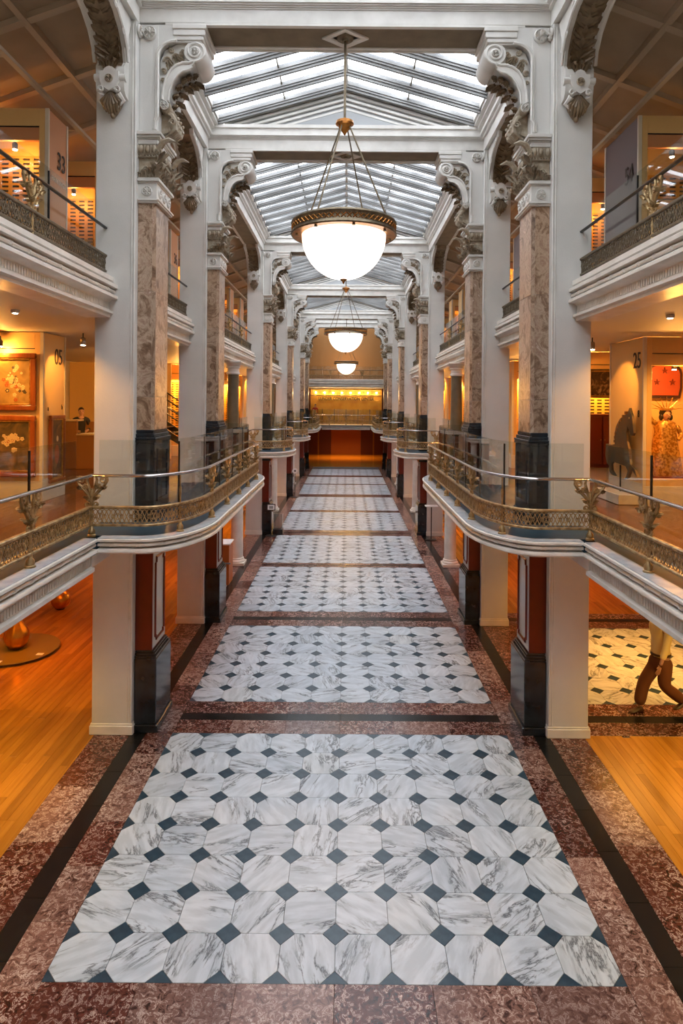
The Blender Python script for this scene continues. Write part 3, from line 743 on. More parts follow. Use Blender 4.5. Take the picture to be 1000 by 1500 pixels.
    mb.prism([(x(a), b) for a, b in [(3.10,11.58),(2.72,11.58),(2.76,11.31)]+[(3.06-.30*(1-math.cos(t_)), 11.05+.26*math.sin(t_)) for t_ in [PI/2*i/6 for i in range(5,-1,-1)]]+[(3.06,10.8),(3.10,10.8)]], 'y', -.355, .355)
    us = mb.build('upper_shaft', plaster, rt)
    mb = MB()
    crv = [(3.10,9.85),(3.10,10.0),(3.06,10.05)] + [(3.06,10.05+.1*i) for i in range(1,11)] + [(3.06-.30*(1-math.cos(a)), 11.05+.26*math.sin(a)) for a in [PI/2*i/6 for i in range(1,7)]]
    mb.tube([(x(a), -.375, b) for a, b in crv], .026, 6); mb.tube([(x(a+.035), -.372, b+.01) for a, b in crv], .014, 6)
    mb.build('border_moulding', mould, us, smooth=True)
    mb = MB(); mb.rosette((x(3.20), -.36, 11.43), '-y', .115, .05); mb.build('rosette', mould, us, smooth=True)
    # --- bracket under the cross beam
    arm = [(3.06,10.20),(2.93,10.20)]
    outer = [(3.00,10.36),(2.985,10.55),(2.94,10.72),(2.86,10.86),(2.76,10.94),(2.66,10.97),(2.56,10.97)]
    inner = [(2.90,10.34),(2.885,10.52),(2.83,10.67),(2.75,10.78),(2.66,10.84),(2.56,10.86)]
    vol = [(2.47+.175*math.cos(a), 11.16+.175*math.sin(a)) for a in [-PI*.5-PI*1.0*i/10 for i in range(11)]]
    body = inner + vol + [(2.47,11.30),(2.80,11.30),(2.98,11.2),(3.06,11.0),(3.06,10.34)]
    mb = MB(); mb.prism([(x(a),b) for a,b in inner+[vol[0]]+[(2.6,10.97)]+[(a,b) for a,b in reversed(outer)]], 'y', -.33, .33)
    mb.prism([(x(a),b) for a,b in body], 'y', -.27, .27)
    mb.lathe([(.175,-.33),(.19,-.31),(.19,.31),(.175,.33)], (x(2.47),0,11.16), 18, 'y')
    cb = mb.build('cross_bracket', mould, rt, smooth=True)
    mb = MB()
    for y_ in (-.335, .335):
        mb.tube(spiral((x(2.47), 11.16), .17, .05, -PI/2, -1.6, 26, y=y_), .02, 6)
        mb.tube([(x(a),y_,b) for a,b in [(2.50,10.99)]+list(reversed(outer))], .022, 6)
        mb.tube([(x(a),y_,b) for a,b in [(2.50,10.90)]+list(reversed(inner))], .016, 6)
    mb.build('scroll_edge', mould, cb, smooth=True)
    MB().rosette((x(2.47), -.335, 11.16), '-y', .062, .03).build('rosette', mould, cb, smooth=True); MB().rosette((x(2.965), -.335, 10.27), '-y', .075, .035).build('rosette', mould, cb, smooth=True)
    mb = MB()   # foliage in the spandrel, leaves under the arm
    for cx_, cz, r_, a0, tr in ((2.93,11.02,.075,0,1.4),(2.80,11.08,.07,PI,-1.3),(2.99,10.85,.05,.5,1.3),(2.70,11.16,.05,2,1.3),(2.86,11.20,.05,1,-1.2),(3.0,10.70,.035,0,1.2)):
        mb.tube(spiral((x(cx_), cz), r_, .012, a0, tr, 12, y=-.285), [.018]*6+[.012]*7, 6); mb.ell((x(cx_), -.29, cz), (.02,.02,.02), 6, 4)
    for cx_, cz, ux, uz in ((2.66,11.04,1,.5),(2.72,11.02,.7,.9),(2.78,10.99,.3,1),(2.84,10.93,.6,.8),(2.91,10.88,.1,1),(2.62,11.10,.9,1)):
        mb.leaf((x(cx_), -.27, cz), (0,-1,0), (ux,0,uz), .14, .07, .5, 3)
    mb.build('carved_foliage', carve, cb, smooth=True); mb = MB()
    for t in range(7):
        a, b = inner[min(t,5)]; 
        for sg in (-1, 1): mb.leaf((x(a)-.005, sg*.05, b-.01), (-.5,0,-.8), (-.3, sg*1.0, .35), .24, .11, .3, 3)
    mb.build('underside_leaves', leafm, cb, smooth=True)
    mb = MB()   # lower console drop
    mb.lathe([(.085,-.30),(.09,-.28),(.09,.28),(.085,.30)], (x(2.965),0,10.27), 12, 'y')
    mb.prism([(x(a),b) for a,b in ((3.06,10.25),(2.92,10.22),(2.84,10.12),(2.80,10.02),(2.84,9.94),(2.94,9.90),(3.06,9.86))], 'y', -.16, .16)
    for yy in (-.2,-.1,0,.1,.2): mb.tube([(x(2.98),yy,10.22),(x(2.88),yy,10.16),(x(2.82),yy*.9,10.05),(x(2.83),yy*.8,9.95),(x(2.92),yy*.6,9.88),(x(3.02),yy*.5,9.84)], [.03,.045,.05,.045,.035,.015], 7)
    for yy in (-.16, 0, .16):
        for zz in (10.12, 10.02): mb.ell((x(2.79), yy, zz), (.03,.04,.03), 6, 4)
    for sg in (-1,0,1): mb.leaf((x(2.95), sg*.14, 9.98), (-1,0,.1), (-.1,0,-1), .20, .13, .3, 3)
    mb.tube(spiral((x(2.86), 10.04), .06, .015, 0, 1.3, 12, y=-.235), .014, 6)
    mb.build('console_drop', carve, cb, smooth=True)
    mb = MB()   # cyma block between the bracket and the beam
    for e, za, zb in ((0,11.30,11.33),(.03,11.33,11.40),(.06,11.40,11.50),(.085,11.50,11.58)): mb.bbox(x(2.36-e), x(2.80+e*.4), -.34-e*.6, .34+e*.6, za, zb, .01)
    mb.build('bracket_cap', mould, cb)
    # --- bracket carrying the side beam, toward the camera (and its twin behind)
    prof = [(0,10.26),(.12,10.28),(.18,10.34),(.20,10.44),(.20,10.72),(.14,10.80),(.20,11.0),(.36,11.2),(.62,11.36),(.86,11.42),(1.02,11.46),(1.06,11.58),(0,11.58)]
    for sg in (-1, 1):
        mb = MB(); mb.prism([(sg*(.49+p), z) for p, z in prof], 'x', x(3.50), x(3.95))
        mb.prism([(sg*(.49+p*1.02+.012), z) for p, z in prof[6:12]]+[(sg*(.49+.9),11.56),(sg*.49,11.56)], 'x', x(3.46), x(3.50)); mb.prism([(sg*(.49+p*1.02+.012), z) for p, z in prof[6:12]]+[(sg*(.49+.9),11.56),(sg*.49,11.56)], 'x', x(3.95), x(3.99))
        sb = mb.build('side_bracket', mould, rt, smooth=True)
        mb = MB()
        for xx in (3.455, 3.995): mb.tube([(x(xx), sg*(.50+p), z+.0) for p, z in prof[5:12]], .026, 6)
        for xx in (3.452,): 
            for c_, r_ in (((.70,11.28),.10),((.36,11.05),.07),((.18,10.9),.05),((.85,11.36),.05)):
                mb.tube([(x(xx), sg*(.49+c_[0])+q[0], q[1]) for q in [(r_*(1-.06*i)*math.cos(.6*i), c_[1]+.12+r_*(1-.06*i)*math.sin(.6*i)) for i in range(13)]], .014, 5)
        mb.build('bracket_edge', mould, sb, smooth=True)
        mb = MB()
        for t in range(7):
            p = .17+.11*t if t else .17; z = [10.80,10.90,11.02,11.14,11.25,11.33,11.39][t]; p = [.16,.17,.22,.31,.43,.58,.72][t]
            for sd in (-1, 1): mb.leaf((x(3.725)+sd*.02, sg*(.49+p+.01), z), (0,sg*1,-.3), (sd*1, sg*.25, .55), .24, .12, .35, 3)
        for sd in (-1,0,1): mb.leaf((x(3.725)+sd*.07, sg*.70, 10.68), (0,sg,0), (sd*.5,0,1), .20, .10, .7, 3)
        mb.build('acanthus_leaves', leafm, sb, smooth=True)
        mb = MB(); mb.prism([(sg*(.49+p+.006), z) for p, z in prof[4:12]]+[(sg*(.49+.5), 11.45),(sg*.5,10.9)], 'x', x(3.54), x(3.91)); mb.build('sunk_field', leafm, sb)  # brown overlay paints the shade of the bracket's concave front
        mb = MB()   # shield with rosette, ears and scrolls, shell below
        mb.prism([(x(3.725)+a, b) for a, b in ((-.15,10.34),(-.12,10.42),(-.15,10.46),(-.15,10.62),(-.09,10.62),(-.07,10.67),(0,10.70),(.07,10.67),(.09,10.62),(.15,10.62),(.15,10.46),(.12,10.42),(.15,10.34),(.08,10.36),(0,10.31),(-.08,10.36))], 'y', sg*.69, sg*.735)
        for sd in (-1, 1):
            mb.lathe([(.06,-.05),(.065,0),(.06,.05)], (x(3.725)+sd*.2,sg*.66,10.54), 10, 'x')
            mb.tube([(x(3.725)+sd*.13+q[0], sg*.73, 10.33+q[1]) for q in [((.055-.004*i)*math.cos(.7*i), (.055-.004*i)*math.sin(.7*i)) for i in range(11)]], .017, 6)
            mb.tube([(x(3.725)+sd*.13, sg*.70, 10.28),(x(3.725)+sd*.19, sg*.62, 10.2),(x(3.725)+sd*.10, sg*.62, 10.10)], [.05,.04,.02], 6)
        sh = mb.build('shield_boss', mould, sb, smooth=True)
        if sg < 0: MB().rosette((x(3.725), -.735, 10.50), '-y', .065, .03).build('rosette', carve, sb, smooth=True)
        mb = MB()
        mb.loft([[(x(3.725)+w_*math.cos(a), sg*(.49+max(0,dp*math.sin(a))), z_) for a in [PI*i/8 for i in range(9)]] for w_, dp, z_ in ((.17,.18,10.36),(.16,.17,10.26),(.12,.13,10.14),(.06,.09,10.04),(.02,.05,9.99))])
        for q in range(7):
            a = -PI/2+(q-3)*.28; mb.tube([(x(3.725)+.03*math.cos(a), sg*.68, 10.30),(x(3.725)+.19*math.cos(a), sg*.67, 10.28+.16*math.sin(a)),(x(3.725)+.16*math.cos(a), sg*.58, 10.24+.24*math.sin(a))], [.012,.030,.018], 6)
        mb.ell((x(3.725), sg*.55, 9.99), (.04,.06,.05), 8, 5)
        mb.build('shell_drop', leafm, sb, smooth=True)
    mb = MB(); mb.rosette((x(3.37)-.012, -.43, 11.43), '-x', .1, .04); mb.build('rosette', mould, rt, smooth=True)
    return rt
pp = pier_proto(); first = True
PL = ['nearest the camera', 'second from the camera', 'third from the camera', 'fourth from the camera', 'fifth from the camera', 'farthest from the camera']
for s in (1, -1):
    for k, y in enumerate(PY):
        lab = f'{SIDE[s]} pier with brown marble pilaster and carved brackets, {PL[k]}'
        if first: o = pp; first = False; o['label'] = lab
        else: o = dup(pp, (s*3.6, y, 0), s, lab)
        o['group'] = 'marble faced piers lining the hall'

# ------------------------------------------------------------------ cross beams with gables, side beams
ZS, ZG, SLOPE, XE = 11.58, 12.29, .28, 3.13
def cross_beam():
    rt = thing('cross_beam', 'x', 'beam', (0, PY[0], 0), 1)
    mb = MB(); mb.bbox(-4.05, 4.05, -.365, .365, 11.61, 12.2, .006); mb.box(-4.05,-3.3,-.37,.37,12.2,12.42); mb.box(3.3,4.05,-.37,.37,12.2,12.42); mb.build('beam', mould, rt)
    mb = MB()
    for sg in (-1, 1):
        mb.box(-2.95, 2.95, sg*.36 if sg < 0 else .28, -.28 if sg < 0 else .36, ZS, 11.62)
        for e, za, zb in ((.0,11.835,11.86),(.02,11.86,11.885),(.045,11.885,11.91),(.07,11.91,11.94)):
            a, b = sorted((sg*.35, sg*(.38+e))); mb.box(-3.36, 3.36, a, b, za, zb)
        a, b = sorted((sg*.35, sg*.40)); mb.box(-3.2, 3.2, a, b, 12.12, 12.2)
        a, b = sorted((sg*.35, sg*.385)); mb.box(-2.3, 2.3, a, b, 11.56, 11.60)
    mb.box(-3.0,-2.85,-.30,.30,ZS,11.62); mb.box(2.85,3.0,-.30,.30,ZS,11.62); mb.build('cornice', mould, rt)
    MB().box(-2.9, 2.9, -.28, .28, 11.60, 11.612).build('soffit_panel', soffm, rt)
    # gable
    zr = ZG+XE*SLOPE
    tri_ = [(-3.3,12.2),(3.3,12.2),(0,zr-.02)]
    MB().prism([(-3.3,12.2),(3.3,12.2),(3.2,12.24),(0,zr-.03),(-3.2,12.24)], 'y', -.20, .20).build('gable', M('gable_grey', (.36,.37,.38), .6) if not 'gable_grey' in bpy.data.materials else bpy.data.materials['gable_grey'], rt)
    mb = MB()
    for sg in (-1, 1):
        for i in range(5):
            dz = .02+.11*i; dp = .33-.03*i
            a, b = sorted((sg*.19, sg*dp))
            for sx in (-1, 1):
                x1 = max(.2, 3.05-.24*i-.05); poly = [(0,zr-dz),(sx*x1,zr-dz-x1*SLOPE),(sx*x1,zr-dz-.055-x1*SLOPE),(0,zr-dz-.055)]
                zlow = zr-dz-.055-x1*SLOPE
                if zlow < 12.2: x1 = (zr-dz-.055-12.2)/SLOPE; poly = [(0,zr-dz),(sx*x1,zr-dz-x1*SLOPE),(sx*x1,12.2),(0,zr-dz-.055)]
                mb.prism(poly, 'y', a, b)
    mb.build('raking_moulding', mould, rt)
    mb = MB(); mb.loft([[(r*.36,0,0),(0,r*.26,0),(-r*.36,0,0),(0,-r*.26,0)] for r in (1,)]*1 + [[(.36,0,z),(0,.27,z),(-.36,0,z),(0,-.27,z)] for z in ()] or [], cap=True) if False else None
    mb = MB(); mb.loft([[(a,0,z),(0,b,z),(-a,0,z),(0,-b,z)] for a, b, z in ((.40,.29,11.60),(.40,.29,11.572),(.34,.25,11.565),(.26,.19,11.575),(.24,.17,11.60))]); mb.build('diamond_frame', mould, rt)
    MB().lathe([(.15,11.60),(.13,11.565),(.06,11.555),(.05,11.53)], n=16).build('centre_boss', bronze, rt, smooth=True)
    return rt
cb0 = cross_beam(); cb0['label'] = 'white cross beam with gable and diamond soffit boss, nearest the camera'; cb0['group'] = 'cross beams over the hall'
for k in range(1, 6): dup(cb0, (0, PY[k], 0), 1, f'white cross beam with gable over the hall, {PL[k]}')
SB = [(3.37,11.58),(3.37,11.84),(3.33,11.86),(3.33,11.90),(3.27,11.93),(3.27,12.0),(3.30,12.0),(3.30,12.08),(3.22,12.11),(3.22,12.17),(3.14,12.20),(3.14,12.31),(4.05,12.31),(4.05,11.58)]
sky_bays = [(YA, PY[0]-.36)] + [(PY[i]+.36, PY[i+1]-.36) for i in range(5)] + [(PY[5]+.36, 58.0)]
for s in (-1, 1):
    for k, (a, b) in enumerate(sky_bays):
        g = thing('side_beam', f'{SIDE[s]} stepped white beam beside the skylight {NB[k]}', 'beam', (s*3.37, a, 11.58), s)
        MB().prism([(x-3.37, z-11.58) for x, z in SB], 'y', 0, b-a).build('beam', mould, g)
        MB().box(.10, .58, .6, b-a-.6, -.006, .004).build('soffit_panel', soffm, g)
        mb = MB(); mb.tube([(-.02, 0, .30),(-.02, b-a, .30)], .035, 8); mb.build('roll_moulding', mould, g, smooth=True)

# ------------------------------------------------------------------ skylights
zr = ZG+XE*SLOPE
for k, (a, b) in enumerate(sky_bays):
    Lb = b-a; n = max(5, round(Lb/.72)); d = Lb/n
    rt = thing('skylight', f'pitched glass skylight {NB[k]}', 'skylight', (0, a, ZG), 1)
    wr = .17; splits = (0.03, 1.5, XE)
    meshes = []
    for x0, x1 in ((splits[0]+.01, splits[1]-.015), (splits[1]+.015, splits[2])):
        mb = MB(); mb.loft([[(x, y, XE*SLOPE-x*SLOPE+dz) for x, y in ((x0,wr/2),(x1,wr/2),(x1,d-wr/2),(x0,d-wr/2))] for dz in (.06,.075)])
        meshes.append(mb)
    mm = []
    for q in meshes:
        o = q.build('glass_pane', skyp, rt); mm.append(o.data); bpy.data.objects.remove(o)
    rb = MB()
    # rafter: stepped bar from eave to ridge
    for wv, z0_, z1_ in ((.17,.0,.10),(.12,-.05,.0),(.06,-.11,-.05)):
        rb.loft([[(x, y, XE*SLOPE-x*SLOPE+dz) for x, y in ((0,-wv/2),(XE,-wv/2),(XE,wv/2),(0,wv/2))] for dz in (z0_, z1_)])
    o = rb.build('rafter', rafm, rt); rm = o.data; bpy.data.objects.remove(o)
    for i in range(n+1):
        for s in (-1, 1):
            yy = min(max(i*d, .04), Lb-.04)
            link('rafter', rm, rt, (0, yy, 0), scale=(s,1,1))
            if i < n:
                for me in mm: link('glass_pane', me, rt, (0, i*d, 0), scale=(s,1,1))
    MB().box(-.035, .035, 0, Lb, XE*SLOPE-.06, XE*SLOPE+.12).build('ridge_bar', mould, rt)
    for s in (-1, 1): 
        zz = XE*SLOPE-1.5*SLOPE; MB().box(s*1.5-.014, s*1.5+.014, 0, Lb, zz+.03, zz+.09).build('glazing_bar', bronze, rt)
        MB().box(s*3.10, s*3.22, 0, Lb, -.02, .12).build('eave_bar', mould, rt)
# roof over the side galleries so that no sky leaks in
for s in (-1, 1):
    ce = struct('ceiling_'+SIDE[s], (s*4.0, 0, 11.7), s)
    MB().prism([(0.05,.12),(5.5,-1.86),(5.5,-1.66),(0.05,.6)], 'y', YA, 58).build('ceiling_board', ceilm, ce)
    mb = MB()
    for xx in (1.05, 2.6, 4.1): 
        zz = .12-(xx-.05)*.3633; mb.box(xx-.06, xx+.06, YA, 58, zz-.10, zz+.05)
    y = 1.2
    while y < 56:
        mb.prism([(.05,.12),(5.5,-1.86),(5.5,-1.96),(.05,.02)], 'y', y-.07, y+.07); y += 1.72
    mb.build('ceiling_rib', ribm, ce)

# ------------------------------------------------------------------ round columns under and on the gallery
def round_col(z0, z1, mat, label, s, y):
    rt = thing('round_column', label, 'column', (s*3.72 if z0 > 1 else s*3.55, y, z0), s)
    h = z1-z0
    MB().lathe([(.205,.22),(.20,.4),(.19,h-.42)], n=20).build('shaft', mat, rt, smooth=True)
    mb = MB(); mb.bbox(-.28,.28,-.28,.28,0,.10,.01); mb.lathe([(.26,.10),(.27,.13),(.25,.17),(.22,.19),(.235,.22),(.21,.24)], n=20); mb.build('base', stone, rt, smooth=True)
    mb = MB(); mb.lathe([(.19,h-.44),(.225,h-.42),(.225,h-.38),(.195,h-.36),(.195,h-.24),(.235,h-.22),(.235,h-.18),(.20,h-.16),(.27,h-.10),(.30,h-.06)], n=20); mb.bbox(-.31,.31,-.31,.31,h-.06,h-.0,.01); mb.build('capital', stone, rt, smooth=True)
darkcol = M('shade_toned_column', (.10,.085,.055), .35, col2=(.14,.11,.07), scale=3)  # dark olive tone puts the gallery lighting into the column colour
for s in (-1, 1):
    for k, y in enumerate((20.7, 30.9, 41.0)):
        round_col(0, Z2-.41, stone, f'{SIDE[s]} white round column under the balcony, {ORD[k]} from the camera', s, y)
        round_col(Z2-.03, Z3-.67, darkcol, f'{SIDE[s]} shade-darkened round column on the middle gallery, {ORD[k]} from the camera', s, y)

# ------------------------------------------------------------------ chandeliers
def chandelier():
    rt = thing('bowl_chandelier', 'x', 'chandelier', (0, PY[0], 7.42), 1); z = lambda a: a-7.42
    MB().tube([(0,0,z(11.56)),(0,0,z(10.2))], .022, 8).build('drop_rod', bronze, rt, smooth=True)
    MB().lathe([(.02,z(10.24)),(.03,z(10.2)),(.15,z(10.17)),(.155,z(10.13)),(.11,z(10.11)),(.10,z(10.06)),(.06,z(10.02)),(.03,z(9.98)),(.01,z(9.94))], n=20).build('hub', orangebr, rt, smooth=True)
    for i in range(4):
        a = PI/4+.25+i*PI/2; c, s_ = math.cos(a), math.sin(a)
        MB().tube([(.09*c,.09*s_,z(10.09)),(.80*c,.80*s_,z(8.47))], .014, 6).build('hanging_rod', bronze, rt, smooth=True)
    mb = MB(); ring = [(.885,8.22),(.90,8.24),(.885,8.27),(.875,8.29),(.875,8.38),(.885,8.40),(.895,8.42),(.88,8.45),(.84,8.46),(.83,8.43),(.84,8.24)]
    nn = 48; mb.loft([[(r*math.cos(2*PI*i/nn), r*math.sin(2*PI*i/nn), z(h)) for r, h in ring] for i in range(nn)]+[[(r, 0, z(h)) for r, h in ring]], cap=False)
    rg = mb.build('ring', bronze, rt, smooth=True)
    mb = MB()
    for i in range(60):
        a = 2*PI*i/60; 
        for sg in (-1, 1): mb.tube([(.878*math.cos(a-sg*.04),.878*math.sin(a-sg*.04),z(8.30)),(.884*math.cos(a+sg*.04),.884*math.sin(a+sg*.04),z(8.37))], .008, 4)
    mb.build('ring_pattern', orangebr, rg)
    mb = MB(); mb.loft([[(r*math.cos(2*PI*i/nn), r*math.sin(2*PI*i/nn), z(h)) for r, h in ((.70,8.235),(.885,8.225),(.885,8.245),(.70,8.255))] for i in range(nn)]+[[(r,0,z(h)) for r, h in ((.70,8.235),(.885,8.225),(.885,8.245),(.70,8.255))]], cap=False)
    pl = mb.build('underside_plate', orangebr, rt, smooth=True)
    mb = MB()
    for i in range(8):
        a = 2*PI*i/8+.2; mb.lathe([(.028,z(8.20)),(.02,z(8.235))], (.80*math.cos(a),.80*math.sin(a),0), 8)
    mb.build('bolt', bronze, pl)
    prof = [(.715*math.cos(t), z(8.24)-.75*math.sin(t)) for t in [PI/2*i/14 for i in range(14)]]+[(.02, z(7.49))]
    MB().lathe(prof, n=40).build('alabaster_bowl', bowl_m, rt, smooth=True)
    MB().lathe([(.075,z(7.53)),(.08,z(7.505)),(.05,z(7.48)),(.025,z(7.46)),(.01,z(7.42))], n=12).build('finial', orangebr, rt, smooth=True)
    return rt
ch = chandelier(); ch['label'] = 'large alabaster bowl chandelier hanging nearest the camera'; ch['group'] = 'bowl chandeliers down the hall'
dup(ch, (0, PY[2], 7.42), 1, 'middle bowl chandelier hanging from the third cross beam')
dup(ch, (0, PY[4], 7.42), 1, 'small far bowl chandelier before the amber end wall')

# ------------------------------------------------------------------ far end of the hall
we = struct('wall_front'); w2_ = struct('wall_middle'); cf_ = struct('ceiling_far'); MB().box(-XO, XO, 57.96, 65.3, 3.05, 3.33).build('ceiling_board', ceilm, cf_); w3_ = struct('wall_upper')
amber = M('amber_wall', (.50,.26,.06), .55, col2=(.42,.2,.045), scale=1)
rust = M('rust_brown_wall', (.33,.10,.02), .5)
rustd = M('dark_red_door', (.10,.018,.008), .45)
MB().box(-XO, XO, 65, 65.2, 0, Z2-.4).build('ground_wall', rust, we)
MB().box(-XO, XO, 58, 58.2, Z2-.1, Z3-.6).build('middle_wall', amber, w2_)
MB().box(-XO, XO, 58, 58.2, Z3, 14).build('upper_wall', M('brown_amber_wall', (.26,.12,.03), .6), w3_)
for sx in (-1, 1):
    for x0 in (1.55, 2.95):
        a, b = sorted((sx*x0, sx*(x0+1.25))); dd = MB().box(a, b, 64.93, 65, .0, 2.9).build('door_leaf', rustd, we)
    a, b = sorted((sx*2.83, sx*2.92)); MB().box(a, b, 64.9, 65, 0, 3.0).build('door_frame', wood, we)
en = thing('end_deck', 'cream end balcony deck stepping back across the far end', 'balcony', (0, 53, Z2-.41))
path = [(-3.46,52.6),(-2.6,52.6),(-2.1,54.4),(2.1,54.4),(2.6,52.6),(3.46,52.6)]; path = [(x, y) for x, y in reversed(path)]
pr = [(o, z-(Z2-.41)) for o, z in PROF_B]
MB().sweep(pr, [(x, y-53) for x, y in path]).build('fascia_cornice', stone, en)
MB().prism([(x, y-53+.1) for x, y in path]+[(-3.4,4.9),(3.4,4.9)], 'z', .17, .39).build('deck_slab', cream, en)
MB().box(-2.1, 2.1, 1.5, 1.7, 0, .17).build('architrave', stone, en)
railing(1, offset(path, -.15), Z2, 'brass lattice railing across the far end of the middle gallery', [(.35,'f'),(.5,'f'),(.65,'f')], cell=.39, res=5, name='end_railing')
eu = thing('end_upper_deck', 'cream upper end balcony crossing the hall below the amber wall', 'balcony', (0, 53, Z3-.67))
pth = [(3.4, 0),(-3.4, 0)]
MB().sweep([(o, z+.67) for o, z in P3], pth).build('fascia_cornice', stone, eu)
MB().box(-3.4, 3.4, .3, 5, 0, .65).build('deck_slab', cream, eu)
railing(1, [(3.4,53.15),(-3.4,53.15)], Z3, 'upper lattice railing with black handrail across the far end', [(.3,'f'),(.7,'f')], foot=False, p0=.08, p1=.33, rail=.78, hand=ironm, glass_z=(.05,1.1), cell=.39, res=5, metal=bronze, name='end_upper_railing')
# conservation center front
cf = thing('center_front', 'amber glazed front with sign lettering behind the end balcony', 'shopfront', (0, 57.6, Z2-.02))
sf = M('amber_glazed_front', (.62,.36,.06), .3, col2=(.5,.25,.04), scale=1.2)
MB().box(-3.3, 3.3, .15, .2, 0, 3.2).build('lit_panel', sf, cf)
mb = MB(); mb.box(-3.3,3.3,.05,.2,2.62,2.68); 
for xx in (-2.2,-1.1,0,1.1,2.2): mb.box(xx-.03,xx+.03,.08,.16,0,1.4)
mb.build('mullion', bronze, cf)
for sx in (-1, 1): MB().box(sx*3.3, sx*3.6, -.3, .2, 0, 3.3).build('side_jamb', rustd, cf)
text('sign_lettering', 'LUNDER CONSERVATION CENTER', .40, (0, .02, 2.34), (PI/2,0,0), cf, inkm, 'dark sign lettering', .01, 1.0, .82, .012)
for i in range(8):
    xx = -2.8+i*.8; MB().lathe([(.05,0),(.06,.1)], (xx, -.15, 2.85), 8).build('spot_lamp', bulb, cf); plight((xx, 57.3, Z2+2.75), 9, (1,.55,.12), .05)
plight((0, 56.4, 8.9), 70, (1,.52,.12), .15)
alight((0, 61, 2.9), 5, 4, 150, (1,.46,.10))

# ------------------------------------------------------------------ display cases on both galleries
greyp = M('mauve_grey_panel', (.17,.125,.125), .45)
salmon = M('salmon_panel', (.60,.27,.12), .5)
shelfg = mat_glass('shelf_glass', (.8,.88,.86))
numm = M('number_lettering', (.05,.03,.02), .6)
pale = M('pale_lettering', (.75,.6,.45), .6)
def bx(mb, s, xa, xb, ya, yb, za, zb, b=0):
    a, c = sorted((s*xa, s*xb))
    return mb.bbox(a, c, ya, yb, za, zb, b) if b else mb.box(a, c, ya, yb, za, zb)
def case(s, y0, yd, lvl, label, x0, x1, panel=None, slots=True, pwr=None, shelf=True, base=True, blight=True, board=False):
    z0 = Z2-.03 if lvl == 2 else Z3-.03; z1 = 6.74 if lvl == 2 else 10.62
    yl = .3 if not board else -.16
    rt = thing('display_case', label, 'display case', (s*x0, y0, z0), 1, 'display cases on the galleries')
    X = 0; W_ = x1-x0; H = z1-z0; col = casem
    if base:
        mb = MB(); bx(mb, s, -.02, W_, -.02, yd+.02, 0, .40, .01); mb.build('plinth', cream, rt)
    zb = .40 if base else 0
    ep = bx(MB(), s, 0, .06, 0, yd, zb, H, .006).build('end_panel', panel or casem, rt)
    mb = MB()
    for ya, yb in ((-.012,.03),(yd-.03,yd+.012)): bx(mb, s, -.015, .05, ya, yb, zb, H)
    bx(mb, s, -.015, .05, .03, yd-.03, zb, zb+.04); mb.build('edge_trim', cream, ep)
    mb = MB(); bx(mb, s, .06, W_, yd-.06, yd, zb, H); mb.build('back_panel', casem, rt)
    bx(MB(), s, .06, .16, 0, .06, zb, H, .004).build('stile', casem, rt)
    bx(MB(), s, .16, W_, 0, .08, H-.32, H, .004).build('header', casem, rt)
    bx(MB(), s, .16, W_, .02, .10, H-.56, H-.33, .004).build('header', salmon if lvl == 3 else casem, rt)
    bx(MB(), s, .16, W_, .0, .05, H-.33, H-.315).build('trim_line', ironm, rt)
    bx(MB(), s, .16, W_, 0, .10, zb, zb+.14, .004).build('sill', casem, rt)
    if slots:
        za, zt = (H-1.05, H-.62) if slots == 'top' else (zb+.2, H-.62)
        yb = yd-.10
        bx(MB(), s, .17, W_-.02, yb+.01, yb+.03, za, zt).build('slot_backing', darkm, rt)
        mb = MB(); x = .18
        while x < W_-.05: bx(mb, s, x, x+.07, yb-.012, yb+.005, za, zt); x += .20
        z = za
        while z < zt: bx(mb, s, .18, W_-.03, yb-.010, yb+.003, z, z+.045); z += .085
        mb.build('slotted_panel', slotm, rt, kind='stuff')
    if shelf:
        for zz in ((1.1, 1.8) if lvl == 2 else (1.0, 1.55)):
            bx(MB(), s, .2, W_-.05, .12, yd-.14, zb+zz, zb+zz+.012).build('glass_shelf', shelfg, rt)
    if board: bx(MB(), s, .16, W_, .0, .06, zb+.1, H-.56, .004).build('front_board', casem, rt)
    lx, lz = s*(.75), H-.62
    if board: lz = H-.30
    mb = MB(); mb.lathe([(.045,.0),(.05,.10),(.02,.14),(.012,.2)], (lx, yl, lz), 10); hd = mb.build('lamp_housing', ironm, rt, smooth=True)
    MB().lathe([(.035,-.012),(.04,.0)], (lx, yl, lz), 10).build('lamp_bulb', bulb, hd)
    if blight: plight((s*x0+lx, y0+yl-.04, z0+lz-.09), (pwr or (W_MID if lvl == 2 else W_TOP)), rad=.04)
    return rt
# middle gallery
case(-1, 12.2, .95, 2, 'cream display case numbered 05 with framed flower paintings, left middle gallery', 5.9, 8.9, slots=None, shelf=False, board=True, pwr=22)
for k, y in enumerate((22.6, 28.2, 31.6, 38.2, 41.6)): case(-1, y, .9, 2, f'amber slotted display case on the left middle gallery, {ORD[k]} past the staircase', 5.2, 8.9)
case(1, 12.2, 1.55, 2, 'cream display case numbered 25 holding the gold robed figure', 5.9, 8.9, slots=None, shelf=False, pwr=55)
for k, y in enumerate((15.8, 19.3, 22.8, 28.2, 31.6, 38.2, 41.6)): 
    case(1, y, .9, 2, ['display case with dark painting above a red cabinet, behind the horse vane' if k == 0 else f'amber slotted display case on the right middle gallery, {ORD[min(k,5)]} behind case 25' if k < 6 else 'farthest amber slotted display case on the right middle gallery'][0], 5.9 if k == 0 else 5.2, 8.9, slots=True)
